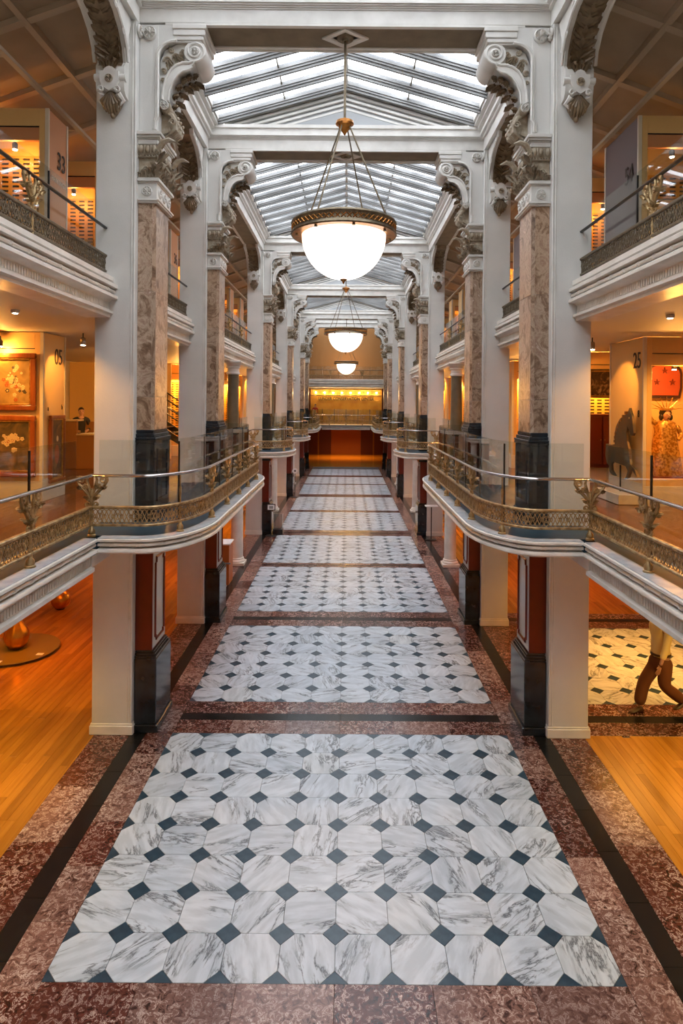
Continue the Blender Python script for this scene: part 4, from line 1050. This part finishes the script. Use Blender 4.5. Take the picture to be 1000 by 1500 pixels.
# top gallery
for k, (y, yd) in enumerate(((11.1,.75),(13.55,.75),(18.8,.8),(21.4,.8),(24.0,.8),(28.4,.8),(31.2,.8),(38.3,.8),(41.4,.8))):
    case(-1, y, yd, 3, 'amber slotted case with salmon end panel numbered 33, upper left' if k == 0 else 'salmon end panel numbered 36 on a slotted case, upper left gallery' if k == 2 else f'amber slotted case on the upper left gallery, {["","just behind case 33","","first","second","third","fourth","fifth","sixth"][k]} {"" if k < 3 else "beyond case 36"}'.strip(), 5.3, 8.9, panel=salmon, base=False)
for k, (y, yd) in enumerate(((11.2,1.45),(14.3,.75),(18.8,.8),(21.4,.8),(24.0,.8),(28.4,.8),(31.2,.8),(38.3,.8),(41.4,.8))):
    case(1, y, yd, 3, 'dark case with mauve grey end panel numbered 54, upper right' if k == 0 else f'amber slotted case on the upper right gallery, {["","first","second","third","fourth","fifth","sixth","seventh","eighth"][k]} behind case 54', 5.3, 8.9, panel=greyp if k in (0,2,3,4) else casem, base=False, pwr=W_TOP*(.45 if k == 0 else 1), slots='top' if k == 0 else True)
def sign(s_, size, loc, side, label, mat=None, narrow=.75):
    o = text('number_sign' if s_.isdigit() else 'small_lettering', s_, size, loc, (PI/2,0,PI/2 if side < 0 else -PI/2), None, mat or numm, narrow=narrow); o['label'] = label; o['category'] = 'sign'; return o
sign('05', .46, (-5.893, 12.85, 6.28), -1, 'large dark numerals 05 above the small dark portrait')
sign('a', .15, (-5.893, 12.42, 5.24), -1, 'small letter a on the cream end panel below 05'); sign('b', .15, (-5.893, 13.02, 5.26), -1, 'small letter b on the cream end panel below 05')
sign('25', .46, (5.893, 12.48, 6.28), 1, 'large dark numerals 25 above the horse weathervane'); sign('8', .2, (5.893, 12.40, 5.22), 1, 'small figure 8 beside the horse vane head')
sign('33', .46, (-5.278, 11.58, 9.80), -1, 'dark numerals 33 on the nearest salmon end panel'); sign('PAINTINGS', .13, (-5.278, 11.47, 9.42), -1, 'pale small lettering below the numerals 33', pale, .85)
sign('36', .46, (-5.278, 19.3, 9.80), -1, 'dark numerals 36 on the farther salmon end panel'); sign('54', .46, (5.278, 11.55, 9.66), 1, 'dark numerals 54 on the mauve grey end panel')

# light track beams along the tops of the upper cases
for s in (-1, 1):
    t = thing('track_beam', f'long pale track beam over the cases of the upper {SIDE[s]} gallery', 'beam', (s*5.15, 8, 10.66), s)
    MB().box(0, .09, 0, 40, 0, .06).build('beam', ribm, t); mb = MB(); y = 1.5
    while y < 36: mb.box(.09, 3.2, y, y+.05, .01, .05); y += 2.6
    mb.build('cross_bar', ribm, t)
# track spotlights under the middle ceiling
def _unused(): pass
def spotfix(loc, label, pw, tgt, ang=1.1, col=WARM):
    t = thing('track_spotlight', label, 'spotlight', loc)
    MB().lathe([(.012,0),(.012,.10)], (0,0,.08), 6).build('stem', ironm, t)
    MB().lathe([(.05,-.06),(.055,0),(.05,.08),(.02,.10)], n=10).build('housing', steel, t, smooth=True)
    MB().lathe([(.04,-.07),(.045,-.062)], n=10).build('lens', bulb, t)
    slight((loc[0], loc[1], loc[2]-.09), tgt, pw, ang, col)
spotfix((-5.2, 12.4, 6.57), 'spotlight under the left middle ceiling shining on panel 05', 55, (-5.9, 12.7, 5.9), 1.0)
spotfix((-5.0, 14.4, 6.57), 'spotlight under the left middle ceiling before the reading desk', 480, (-7.6, 20.5, 5.2), 1.1)
spotfix((-5.4, 16.2, 6.57), 'farther spotlight under the left middle ceiling near the stairs', 60, (-6.4, 21.0, 5.4), 1.2)
spotfix((5.0, 12.5, 6.57), 'spotlight under the right middle ceiling shining on panel 25', 75, (5.9, 13.0, 5.7), 1.0)
spotfix((5.1, 14.9, 6.57), 'farther spotlight under the right middle ceiling before the dark painting', 60, (6.5, 15.8, 5.6), 1.2)

for s in (-1, 1):  # added warm fill for the middle galleries, built as small downlights
    for k, (x_, y_, p_) in enumerate(((5.0,6.0,120),(4.9,9.3,150),(6.6,10.6,170),(5.0,17.2,130),(4.9,22.5,120),(4.9,27.0,110),(4.9,32.5,110),(4.9,38.5,100),(4.9,43,100))):
        t = thing('ceiling_downlight', f'added round fill downlight in the {SIDE[s]} middle gallery ceiling, {(ORD+["seventh","eighth","ninth"])[k]} from the camera', 'downlight', (s*x_, y_, 6.70), 1, 'added fill downlights in the middle gallery ceiling')
        MB().lathe([(.05,.0),(.06,.02),(.06,.05)], n=16).build('trim_ring', stone, t); MB().lathe([(.035,-.004),(.035,.0)], n=12).build('lens', bulb, t)
        slight((s*x_, y_, 6.68), (s*(x_+.5), y_+.5, 3.4), p_, 2.5, WARM, .5, .06)

# ------------------------------------------------------------------ pictures
def picture(label, cx, y, z0, z1, w_, cols, fw=.10, face=None, sc_=3, name='framed_painting', fmat=None):
    """face None: faces the camera; face -1 or 1: hangs on an end panel of that side"""
    rt = thing(name, label, 'painting', (cx, y, (z0+z1)/2)); h = (z1-z0)/2; w2 = w_/2
    if face: rt.rotation_euler = (0,0,PI/2 if face < 0 else -PI/2)
    for (a,b,c_,d_) in ((-w2,w2,h-fw,h),(-w2,w2,-h,-h+fw),(-w2,-w2+fw,-h+fw,h-fw),(w2-fw,w2,-h+fw,h-fw)):
        mb = MB(); mb.bbox(a, b, -.07, 0, c_, d_, .012).build('frame_bar', fmat or woodf, rt)
    mb = MB()
    for (a,b,c_,d_) in ((-w2+fw,w2-fw,h-fw-.03,h-fw),(-w2+fw,w2-fw,-h+fw,-h+fw+.03),(-w2+fw,-w2+fw+.03,-h+fw,h-fw),(w2-fw-.03,w2-fw,-h+fw,h-fw)): mb.bbox(a,b,-.055,-.005,c_,d_,.006)
    mb.build('gilt_slip', gilt, rt)
    MB().box(-w2+fw, w2-fw, -.03, -.01, -h+fw, h-fw).build('canvas', mat_painting(name+'_canvas', cols, sc_), rt)
    return rt
def petals(parent, spots):                             # dabs of paint forming blossoms, one mesh per colour
    by = {}
    for (u, v, r_, m) in spots:
        mb = by.setdefault(m.name, (MB(), m))[0]; u = max(-.26, min(.26, u)); v = max(-.36, min(.36, v)); ph = R.uniform(0, 2)
        for i in range(5):
            a = ph+i*2*PI/5; mb.ell((u+r_*.6*math.cos(a), -.030, v+r_*.6*math.sin(a)), (r_*.5, .004, r_*.42), 6, 4)
    for nm, (mb, m) in by.items(): mb.build('painted_blossoms', m, parent, kind='stuff')
pf = [M('painted_pale_petal', (.75,.55,.28), .5), M('painted_red_petal', (.45,.10,.03), .5), M('painted_dark_leaf', (.07,.05,.03), .5)]
p1 = picture('upper flower painting in a red wood frame inside case 05', -6.42, 12.17, 5.20, 6.32, .84, [(.28,.16,.05),(.42,.25,.08),(.5,.32,.1)])
petals(p1, [(R.gauss(-.02,.10), R.gauss(.02,.15), R.uniform(.018,.042), R.choice(pf[:1]*5+pf)) for _ in range(42)]+[(.15+R.uniform(-.06,.06), -.16+R.uniform(-.05,.05), .03, pf[2]) for _ in range(5)])
p2 = picture('lower flower painting in a red wood frame inside case 05', -6.42, 12.17, 3.90, 5.10, .84, [(.06,.05,.03),(.16,.10,.04),(.30,.17,.06)])
petals(p2, [(R.gauss(-.05,.09), R.gauss(.12,.09), R.uniform(.02,.05), R.choice(pf[:1]*4+pf[:2])) for _ in range(34)])
p3 = picture('small dark portrait hung on the end panel below 05', -5.885, 12.72, 3.74, 5.10, .62, [(.05,.03,.02),(.14,.06,.02),(.34,.17,.05)], .07, -1)
MB().ell((.02,-.032,.2), (.045,.006,.06), 8, 6).build('painted_head', pf[0], p3); MB().ell((0,-.032,-.12), (.10,.006,.2), 10, 6).build('painted_figure', pf[1], p3)
p4 = picture('dark painting of pale figures hung in the case behind the horse vane', 6.48, 15.74, 5.57, 6.30, .62, [(.02,.015,.015),(.06,.03,.02),(.45,.30,.16)], .035, sc_=5, fmat=bronze)
MB().bbox(-.50, .34, -.02, .06, .33, .365, .004).build('hanging_rail', bronze, p4)
rc = thing('red_cabinet', 'dark red wooden cabinet below the dark painting', 'cabinet', (6.48, 15.68, 3.82))
redw = M('dark_red_wood', (.12,.014,.006), .3)
MB().bbox(-.36, .36, -.10, .08, 0, 1.35, .012).build('body', redw, rc)
for sx in (-1, 1): dq = MB().bbox(*sorted((sx*.015, sx*.34)), -.13, -.10, .08, 1.28, .008).build('door', redw, rc); MB().ell((sx*.05,-.14,.7), (.015,.015,.015), 6, 4).build('knob', brass, dq)

# horse weathervane
HP = [(13.491,4.554),(13.232,4.544),(13.045,4.577),(13.064,4.796),(12.984,4.959),(12.833,5.096),(12.657,5.178),(12.458,5.228),(12.385,5.34),(12.335,5.255),(12.275,5.185),(12.232,5.035),(12.189,4.849),(12.243,4.791),(12.319,4.8),(12.402,4.915),(12.475,4.976),(12.508,4.847),(12.486,4.669),(12.402,4.521),(12.363,4.321),(12.308,4.212),(12.13,4.13),(12.024,4.0),(12.114,4.039),(12.253,4.117),(12.363,4.156),(12.341,4.057),(12.43,3.945),(12.588,3.893),(12.486,3.977),(12.441,4.084),(12.531,4.165),(12.774,4.18),(13.107,4.202),(13.213,4.144),(13.188,4.011),(13.014,3.911),(13.169,3.921),(13.29,3.967),(13.328,4.1),(13.445,4.157),(13.51,4.304)]
verd = M('dark_verdigris', (.05,.055,.045), .4, .3, col2=(.13,.06,.02), scale=3)
hv = thing('horse_weathervane', 'dark horse weathervane standing before the cream panel numbered 25', 'weathervane', (5.62, 12.8, Z2-.02))
pts = [(a-12.8, b-Z2+.02) for a, b in HP]; mb = MB()
mb.loft([[(.08,*p) for p in pts]]+[[(.13,*p) for p in pts]])
bd = mb.build('horse_body', verd, hv)
mb = MB()
for i in range(9):
    t = i/8; a = (13.05-12.8-.05*t-.45*t*t, 4.66-Z2+.62*t-.02*t*t); mb.box(.07, .14, a[0]-.02, a[0]+.03, a[1]-.03, a[1]+.03)
mb.build('mane', M('copper_mane', (.22,.08,.02), .4, .4), bd); MB().ell((.078,-.42,1.72), (.01,.02,.02), 6, 4).build('eye', pf[0], bd)
MB().tube([(.105,.02,.74),(.105,.02,.2)], .018, 8).build('pole', ironm, hv)
mb = MB(); mb.bbox(-.16,.26,-.5,.6,0,.2,.01); mb.build('stand', cream, hv)

# ------------------------------------------------------------------ people
def skinned(name, joints, edges, mat, parent, root=0, sub=2, label=None):
    me = bpy.data.meshes.new(name); bm = bmesh.new(); ly = bm.verts.layers.skin.verify()
    vs = [bm.verts.new(j[:3]) for j in joints]
    for a, b in edges: bm.edges.new((vs[a], vs[b]))
    for i, (v, j) in enumerate(zip(vs, joints)):
        r = j[3] if not isinstance(j[3], tuple) else j[3]; v[ly].radius = r if isinstance(r, tuple) else (r, r); v[ly].use_root = (i == root)
    bm.to_mesh(me); bm.free(); me.materials.append(mat)
    o = link(name, me, parent); m = o.modifiers.new('skin', 'SKIN'); m.use_smooth_shade = True
    m2 = o.modifiers.new('sub', 'SUBSURF'); m2.levels = sub; m2.render_levels = sub
    if label: o['label'] = label
    return o
skin_m = M('skin_tone', (.50,.27,.17), .5); hair_m = M('dark_hair', (.012,.008,.006), .5)
def person(label, loc, rz, shirt, trousers, shoe, stride=.0, lean=0, H=1.76, hair=hair_m, arms='down'):
    rt = thing('person', label, 'person', loc); rt.rotation_euler = (0,0,rz)      # faces local +Y
    k = H/1.76; st = stride
    hipz = .93-.05*abs(st); L = lambda *p: tuple(q*k for q in p[:3])+(p[3] if isinstance(p[3], tuple) else p[3]*k,)
    fR = (.10, .34*st, .085 if True else 0); fL = (-.10, -.36*st, .085+.10*abs(st))
    kR = (.10, .24*st, .50); kL = (-.10, -.02*st+.04, .49)
    ch_y = lean*.12; sh = (.19, ch_y*1.3, 1.42)
    if arms == 'down': eR, wR, eL, wL = (.25,-.10*st,1.16), (.25,.06-.12*st,.90), (-.25,.12*st,1.16), (-.25,.16*st+.06,.90)
    else: eR, wR, eL, wL = (.25,.10,1.15), (.14,.36,1.10), (-.25,.10,1.15), (-.14,.36,1.10)
    body = [L(0,0,hipz,.12), L(0,ch_y*.4,1.10,.105), L(0,ch_y,1.30,.13), L(0,ch_y*1.3,1.45,.085), L(0,ch_y*1.5,1.52,.05), L(0,ch_y*1.6+.01,1.58,.055),
            L(.10,0,hipz-.04,.085), L(*kR,.055), L(*fR,.038), L(-.10,0,hipz-.04,.085), L(*kL,.055), L(*fL,.038),
            L(*sh,.052), L(*eR,.038), L(*wR,.028), L(-sh[0],sh[1],sh[2],.052), L(*eL,.038), L(*wL,.028)]
    ed = [(0,1),(1,2),(2,3),(3,4),(4,5),(0,6),(6,7),(7,8),(0,9),(9,10),(10,11),(3,12),(12,13),(13,14),(3,15),(15,16),(16,17)]
    bo = skinned('body', body, ed, skin_m, rt)
    hy = ch_y*1.6+.02; hz = 1.655
    mb = MB(); rs = []
    for z_, rx, ry, oy in ((1.535,.030,.035,.01),(1.55,.045,.055,.015),(1.58,.060,.075,.012),(1.62,.070,.088,.006),(1.66,.076,.095,0),(1.70,.076,.096,-.004),(1.735,.068,.086,-.006),(1.762,.044,.056,-.008),(1.775,.012,.014,-.008)):
        rs.append([((rx*math.cos(2*PI*i/14))*k, (hy-.02+oy+ry*math.sin(2*PI*i/14))*k, z_*k) for i in range(14)])
    mb.loft(rs); hd = mb.build('head', skin_m, rt, smooth=True)
    mb = MB(); mb.tube([(0,(hy+.062)*k,1.67*k),(0,(hy+.094)*k,1.635*k),(0,(hy+.07)*k,1.625*k)], [.008,.014,.01], 6)
    for sg in (-1,1): mb.ell((sg*.078*k,(hy-.02)*k,1.65*k), (.012,.022,.032), 6, 5)
    mb.build('nose_and_ears', skin_m, hd, smooth=True)
    mb = MB()
    for sg in (-1,1): mb.ell((sg*.03*k,(hy+.064)*k,1.668*k), (.011,.008,.008), 6, 4)
    mb.build('eyes', inkm, hd); MB().ell((0,(hy+.068)*k,1.59*k), (.024,.008,.006), 8, 4).build('mouth', M('lips', (.4,.12,.1), .5) if 'lips' not in bpy.data.materials else bpy.data.materials['lips'], hd)
    mb = MB(); rs = []
    for z_, rx, ry, oy in ((1.60,.062,.055,-.055),(1.64,.080,.085,-.035),(1.69,.085,.098,-.022),(1.735,.079,.096,-.010),(1.77,.055,.070,-.012),(1.79,.015,.02,-.012)):
        rs.append([((rx*math.cos(2*PI*i/14))*k, (hy-.02+oy+ry*math.sin(2*PI*i/14))*k, z_*k) for i in range(14)])
    mb.loft(rs).build('hair', hair, rt, smooth=True)
    # hands: palm and five fingers each
    for (w_, e_, sg) in ((wR,eR,1),(wL,eL,-1)):
        d = (Vector(w_)-Vector(e_)).normalized(); c = Vector(w_); f = d.cross(Vector((sg,0,0))).normalized(); js = [(*(c*k),.024*k)]; es = []
        pc = c+d*.07; js.append((*(pc*k),.028*k)); es.append((0,1))
        for q in range(4):
            b_ = pc+f*(.013*(q-1.5))*1.7+d*.02; L_ = (.07,.08,.075,.058)[q]
            js.append((*(b_*k),.0085*k)); js.append((*((b_+d*L_*.55+Vector((-sg*.006,0,0)))*k),.008*k)); js.append((*((b_+d*L_+Vector((-sg*.022,0,0)))*k),.007*k))
            n0 = len(js)-3; es += [(1,n0),(n0,n0+1),(n0+1,n0+2)]
        b_ = c+d*.03+f*.03; js.append((*(b_*k),.0095*k)); js.append((*((b_+f*.02+d*.035)*k),.009*k)); n0 = len(js)-2; es += [(0,n0),(n0,n0+1)]
        skinned('hand', js, es, skin_m, rt, sub=1)
    tr = [L(0,0,hipz+.10,.165), L(0,0,hipz-.02,.175), L(.10,0,hipz-.12,.125), L(*kR,.105), L(fR[0],fR[1],fR[2]+.02,.10), L(-.10,0,hipz-.12,.125), L(*kL,.105), L(fL[0],fL[1],fL[2]+.02,.10)]
    skinned('trousers', tr, [(0,1),(1,2),(2,3),(3,4),(1,5),(5,6),(6,7)], trousers, rt)
    mb = MB(); mb.lathe([(.150*k,0),(.162*k,.0),(.162*k,.035),(.150*k,.035)], (0,0,(hipz+.09)*k), 18); mb.build('belt', M('brown_belt', (.06,.03,.015), .5) if 'brown_belt' not in bpy.data.materials else bpy.data.materials['brown_belt'], rt, smooth=True)
    sh_ = [L(0,0,hipz+.04,.160), L(0,0,hipz+.12,.158), L(0,ch_y*.5,1.15,.145), L(0,ch_y,1.32,.155), L(0,ch_y*1.3,1.45,.09), L(*sh,.075), L(*eR,.06), L(*[(a+b*2)/3 for a,b in zip(eR,wR)],.05), L(-sh[0],sh[1],sh[2],.075), L(*eL,.06), L(*[(a+b*2)/3 for a,b in zip(eL,wL)],.05)]
    skinned('shirt', sh_, [(0,1),(1,2),(2,3),(3,4),(4,5),(5,6),(6,7),(4,8),(8,9),(9,10)], shirt, rt)
    for (f_, sg) in ((fR,1),(fL,-1)):
        up = f_[2]-.085; pitch = up*2.2; mb = MB(); rs = []
        for t, wd, ht in ((-.09,.030,.05),(-.07,.040,.085),(0,.042,.09),(.07,.046,.065),(.13,.048,.045),(.17,.035,.035),(.185,.012,.02)):
            dz = up-(t)*pitch*.8
            rs.append([((f_[0]+wd*math.cos(a))*k, (f_[1]+t)*k, max(.004,(dz+ht/2+ht/2*math.sin(a)))*k) for a in [2*PI*i/10 for i in range(10)]])
        mb.loft(rs).build('shoe', shoe, rt, smooth=True)
    return rt
brownt = M('rust_brown_trousers', (.14,.045,.014), .8); brs = M('dark_brown_shoe', (.05,.018,.008), .5)
person('person striding in a pale yellow shirt and brown trousers on the right tiled crossing', (5.62, 10.92, 0), PI/2+.25, M('pale_yellow_shirt', (.80,.66,.30), .8), brownt, brs, 1.0, 0, 1.86)
person('dark haired person in black standing behind the reading desk on the left', (-7.88, 18.55, Z2-.02), -2.6, M('black_shirt', (.02,.018,.02), .8), M('dark_trousers', (.02,.02,.025), .8), brs, 0, 1, 1.76, arms='fore')
person('person in a red shirt standing by the far amber sign wall', (-2.75, 55.4, Z2-.02), 2.9, M('red_shirt', (.50,.04,.02), .8), bpy.data.materials['dark_trousers'], brs, 0, 0, 1.82)

# gold robed figure with crown and raised arm
rf = thing('robed_figure', 'gold robed figure with spiked crown and raised arm inside case 25', 'sculpture', (6.72, 12.95, 3.84))
goldm = M('gold_mosaic_robe', (.60,.34,.08), .35, .5, col2=(.30,.13,.02), scale=22, lo=.45, hi=.55, bump=.6, bscale=40)
mb = MB(); rs = []
for z_, rx, ry in ((.10,.34,.22),(.2,.36,.22),(.5,.31,.20),(.8,.25,.17),(1.0,.22,.15),(1.12,.24,.14),(1.2,.20,.12),(1.25,.09,.08)):
    rs.append([((rx*(1+.05*math.sin(5*a)))*math.cos(a), ry*(1+.05*math.sin(5*a))*math.sin(a), z_) for a in [2*PI*i/30 for i in range(30)]])
mb.loft(rs).build('robe', goldm, rf, smooth=True)
skinned('raised_arm', [(-.20,0,1.16,.07),(-.34,-.02,1.28,.05),(-.38,-.03,1.60,.04),(-.40,-.04,1.86,.033)], [(0,1),(1,2),(2,3)], goldm, rf)
skinned('lowered_arm', [(.20,0,1.16,.07),(.30,-.05,.95,.05),(.16,-.2,.85,.04)], [(0,1),(1,2)], goldm, rf)
hd = MB().ell((0,-.02,1.36), (.085,.10,.12), 12, 8).build('head', skin_m, rf, smooth=True)
mb = MB(); mb.ell((-.03,-.115,1.375), (.014,.01,.01), 6, 4); mb.ell((.03,-.115,1.375), (.014,.01,.01), 6, 4); mb.ell((0,-.112,1.29), (.025,.012,.008), 6, 4); mb.build('eyes_and_mouth', inkm, hd)
MB().tube([(0,-.115,1.37),(0,-.135,1.335)], [.01,.016], 6).build('nose', skin_m, hd)
mb = MB(); mb.ell((0,.02,1.40), (.125,.12,.10), 10, 6); mb.ell((-.10,0,1.31), (.04,.06,.07), 8, 5); mb.ell((.10,0,1.31), (.04,.06,.07), 8, 5); mb.build('hair', hair_m, rf, smooth=True)
mb = MB(); mb.lathe([(.12,1.45),(.13,1.50),(.11,1.50)], n=16)
for i in range(9):
    a = PI*(i/8); mb.tube([(.11*math.cos(a),-.02,1.48+.03*math.sin(a)),(.34*math.cos(a),-.03,1.50+.24*math.sin(a))], [.014,.004], 5)
mb.build('spiked_crown', gilt, rf)
mb = MB(); mb.lathe([(.015,1.84),(.03,1.95),(.06,2.0),(.055,2.03)], (-.40,-.04,0), 10)
for i in range(5): mb.leaf((-.40+.02*math.cos(i*1.3), -.04+.02*math.sin(i*1.3), 2.0), (math.cos(i*1.3),math.sin(i*1.3),0), (0,0,1), .14, .06, .5, 2)
mb.build('torch', woodf, rf, smooth=True)
MB().bbox(-.45,.5,-.28,.28,0,.10,.01).build('red_base', redw, rf)
# arched red plaque with stars
pq = thing('arched_plaque', 'arched dark red plaque with stars hung above the gold figure', 'plaque', (6.98, 13.55, 5.95))
arc = [(-.36,-.40),(.36,-.40),(.40,-.2),(.40,.15)]+[(.40*math.cos(a), .15+.26*math.sin(a)) for a in [PI*i/10 for i in range(1,10)]]+[(-.40,.15),(-.40,-.2)]
MB().prism(arc, 'y', 0, .06).build('board', M('plaque_edge', (.04,.012,.008), .5), pq)
MB().prism([(x*.84, z*.84) for x, z in arc], 'y', -.03, 0).build('red_face', M('plaque_red', (.34,.06,.025), .5), pq)
for (u, v) in ((0,.2),(-.17,-.05),(.17,-.05)):
    MB().prism([(u+(.075 if i%2==0 else .03)*math.sin(PI*i/5), v+(.075 if i%2==0 else .03)*math.cos(PI*i/5)) for i in range(10)], 'y', -.05, -.03).build('star', redw, pq)

# ------------------------------------------------------------------ reading desk, lamp sheet, stairs
dk = thing('reading_desk', 'brown wooden reading desk counter behind case 05', 'desk', (-7.8, 18.0, Z2-.02))
deskm = M('desk_brown', (.24,.10,.035), .4)
MB().bbox(-1.2, .05, 0, .12, 0, 1.38, .01).build('front_panel', deskm, dk); MB().bbox(-1.25, .10, -.04, .42, 1.38, 1.43, .01).build('counter_top', M('pale_counter', (.55,.4,.25), .35), dk)
MB().bbox(.05, .95, -.05, .55, .98, 1.02, .01).build('side_shelf', bpy.data.materials['pale_counter'], dk); MB().bbox(.05, .95, 0, .08, 0, .98, .01).build('side_front', deskm, dk)
mb = MB(); mb.box(.1,.9,.5,.56,1.02,1.36); mb.build('back_rail', deskm, dk)
for i in range(4):
    t = MB().box(.15+.17*i, .29+.17*i, .05, .30, 1.021, 1.021+.012*(1+i%3)).build('paper_sheet', white, dk)
ls = thing('sheet_holder', 'white slanted sheet holder on the right end of the reading desk', 'stand', (-6.98, 18.1, Z2+1.0)); MB().prism([(-.03,0),(.17,0),(.13,.42),(.03,.42)], 'y', 0, .03).build('sheet', white, ls)
MB().bbox(-.05,.19,-.03,.1,0,.02,.004).build('foot', ironm, ls)
pw = thing('gallery_partition', 'cream partition wall behind the reading desk', 'partition', (-7.6, 21.4, Z2-.02)); MB().box(-1.88, 1.6, 0, .12, 0, 3.3).build('panel', casem, pw); MB().box(-.02, .02, -.02, 0, 0, 3.3).build('joint', salmon, pw)
stt = thing('staircase', 'dark open staircase with handrails rising behind the first left pier', 'staircase', (-3.95, 19.0, Z2-.02))
for i in range(11):
    MB().bbox(-.26*i-.28, -.26*i, 0, 1.2, .17*(i+1)-.03, .17*(i+1), .004).build('tread', woodd, stt)
for y_ in (0, 1.2):
    MB().prism([(0,-.0),(0,.18),(-2.9,2.03),(-2.9,1.75)], 'y', y_-.03, y_+.03).build('stringer', ironm, stt)
    for dz in (.55, .75, .98): MB().tube([(0,y_,.1+dz),(-2.9,y_,1.97+dz)], .022, 6).build('handrail', ironm, stt)
    for i in range(4): MB().tube([(-.2-.8*i,y_,.2+.52*i),(-.2-.8*i,y_,1.15+.53*i)], .016, 6).build('baluster', ironm, stt)

# ------------------------------------------------------------------ ground floor objects
gd_ = thing('gold_gourd_vase', 'gold gourd shaped vase standing on a round glass platform, lower left', 'vase', (-6.98, 13.35, .075))
mb = MB(); rs = []
for z_, r_ in ((0,.10),(.03,.15),(.12,.22),(.24,.255),(.36,.23),(.48,.16),(.60,.095),(.74,.065),(.90,.06),(1.0,.085)):
    rs.append([(r_*(1+.035*math.cos(9*a))*math.cos(a), r_*(1+.035*math.cos(9*a))*math.sin(a), z_) for a in [2*PI*i/36 for i in range(36)]])
mb.loft(rs).build('vase_body', goldv, gd_, smooth=True)
gpl = thing('round_platform', 'low round glass topped platform under the gold vase', 'platform', (-6.98, 13.35, 0))
MB().lathe([(.80,0),(.80,.05)], n=40).build('platform_base', woodd, gpl); MB().lathe([(.85,.05),(.86,.06),(.85,.075)], n=48).build('glass_top', M('olive_glass_top', (.22,.15,.03), .06, spec=.8), gpl)
for i, (a, b) in enumerate(((.66,-.32),(.0,-.72))):
    t = thing('label_card', ['small white label card on the right of the round platform', 'small white label card at the front of the round platform'][i], 'card', (-6.98+a, 13.35+b, .0765)); MB().bbox(-.07,.07,-.05,.05,0,.006,.002).build('card', white, t); 
orb = thing('gold_orb', 'gold orb on the wooden floor behind the vase', 'sculpture', (-7.3, 16.1, 0)); MB().ell((0,0,.24), (.24,.24,.24), 20, 14).build('orb_body', goldv, orb, smooth=True); MB().lathe([(.10,0),(.10,.02)], n=16).build('foot', ironm, orb)
kb = thing('orange_cabinet', 'orange cabinet with white top between second left pier and round column', 'cabinet', (-3.62, 18.6, 0))
orc = M('orange_side', (.50,.13,.02), .4)
MB().bbox(-.26,.26,-.3,.3,.0,1.18,.01).build('body', orc, kb); MB().bbox(-.29,.29,-.34,.34,1.18,1.22,.01).build('white_top', white, kb); MB().bbox(-.2,.31,-.34,-.28,.62,.66,.01).build('grey_shelf', M('grey_shelf', (.2,.2,.2), .4), kb)
def sign_stand(label, loc, h, top):
    t = thing('sign_stand', label, 'stand', loc)
    MB().lathe([(.22,0),(.22,.02),(.05,.04)], n=16).build('foot', ironm, t, smooth=True); MB().tube([(0,0,.03),(0,0,h)], .02, 8).build('post', ironm, t)
    if top == 'card':
        fr_ = MB().bbox(-.17,.17,-.03,0,h-.02,h+.24,.01).build('frame', ironm, t); MB().box(-.14,.14,-.036,-.028,h+.01,h+.21).build('white_card', white, fr_); MB().box(-.08,.08,-.040,-.034,h+.05,h+.16).build('grey_patch', M('grey_print', (.3,.3,.3), .6), fr_)
    elif top == 'tray': MB().bbox(-.25,.25,-.17,.17,h,h+.04,.01).build('white_tray', white, t)
    else:
        dl = MB().lathe([(.15,0),(.15,.05)], (0,-.05,h), 18, 'y').build('round_dial', white, t); MB().lathe([(.05,-.01),(.05,0)], (0,-.05,h), 12, 'y').build('dark_centre', inkm, dl)
    return t
sign_stand('slim sign stand with framed white card before the third left pier', (-2.95, 25.1, 0), 1.05, 'card')
sign_stand('black stand with white tray top beside the third right pier', (3.45, 24.6, 0), 1.32, 'tray')
sign_stand('stand with round white dial near the fourth left pier', (-2.85, 35.4, 0), 1.5, 'dial')
cb_ = thing('donation_box', 'low clear box on a dark base beside the third left pier', 'box', (-2.72, 25.45, 0))
MB().bbox(-.2,.22,-.2,.2,0,.22,.02).build('dark_base', ironm, cb_); MB().bbox(-.18,.2,-.18,.18,.22,.85,.01).build('clear_box', mat_glass('box_glass', (.8,.82,.82)), cb_)

# ------------------------------------------------------------------ gallery lamps out of sight under the decks
for s in (-1, 1):
    for y, p_, col in ((4.0,.9,(1,.66,.16)),(8.2,.85,(1,.66,.16)),(13,1.0 if s > 0 else .38,(1,.42,.08) if s > 0 else (1,.25,.03)),(19,.5,(1,.27,.04)),(26,.9,(1,.42,.1)),(34,.9,WARM),(43,.9,WARM)):
        t = thing('ceiling_lamp', f'square ceiling lamp under the {SIDE[s]} deck, {dict(zip((4.0,8.2,13,19,26,34,43),ORD+["farthest"]))[y]} from the camera', 'lamp', (s*6.3, y, Z2-.47), 1, 'lamps under the lower decks')
        MB().box(-.9,.9,-.9,.9,.01,.055).build('lamp_box', cream, t)
        alight((s*6.3, y, Z2-.48), 1.6, 1.6, W_GROUND*p_, col)
for loc, tgt, ang in (((-6.6,9.6,2.85),(-6.2,11.0,0),.75),((-5.6,10.5,2.85),(-5.0,12.0,0),.8),((-7.2,11.6,2.85),(-7.0,13.3,0),.7)):
    slight(loc, tgt, 85, ang, (1,.5,.09), .12, .03)
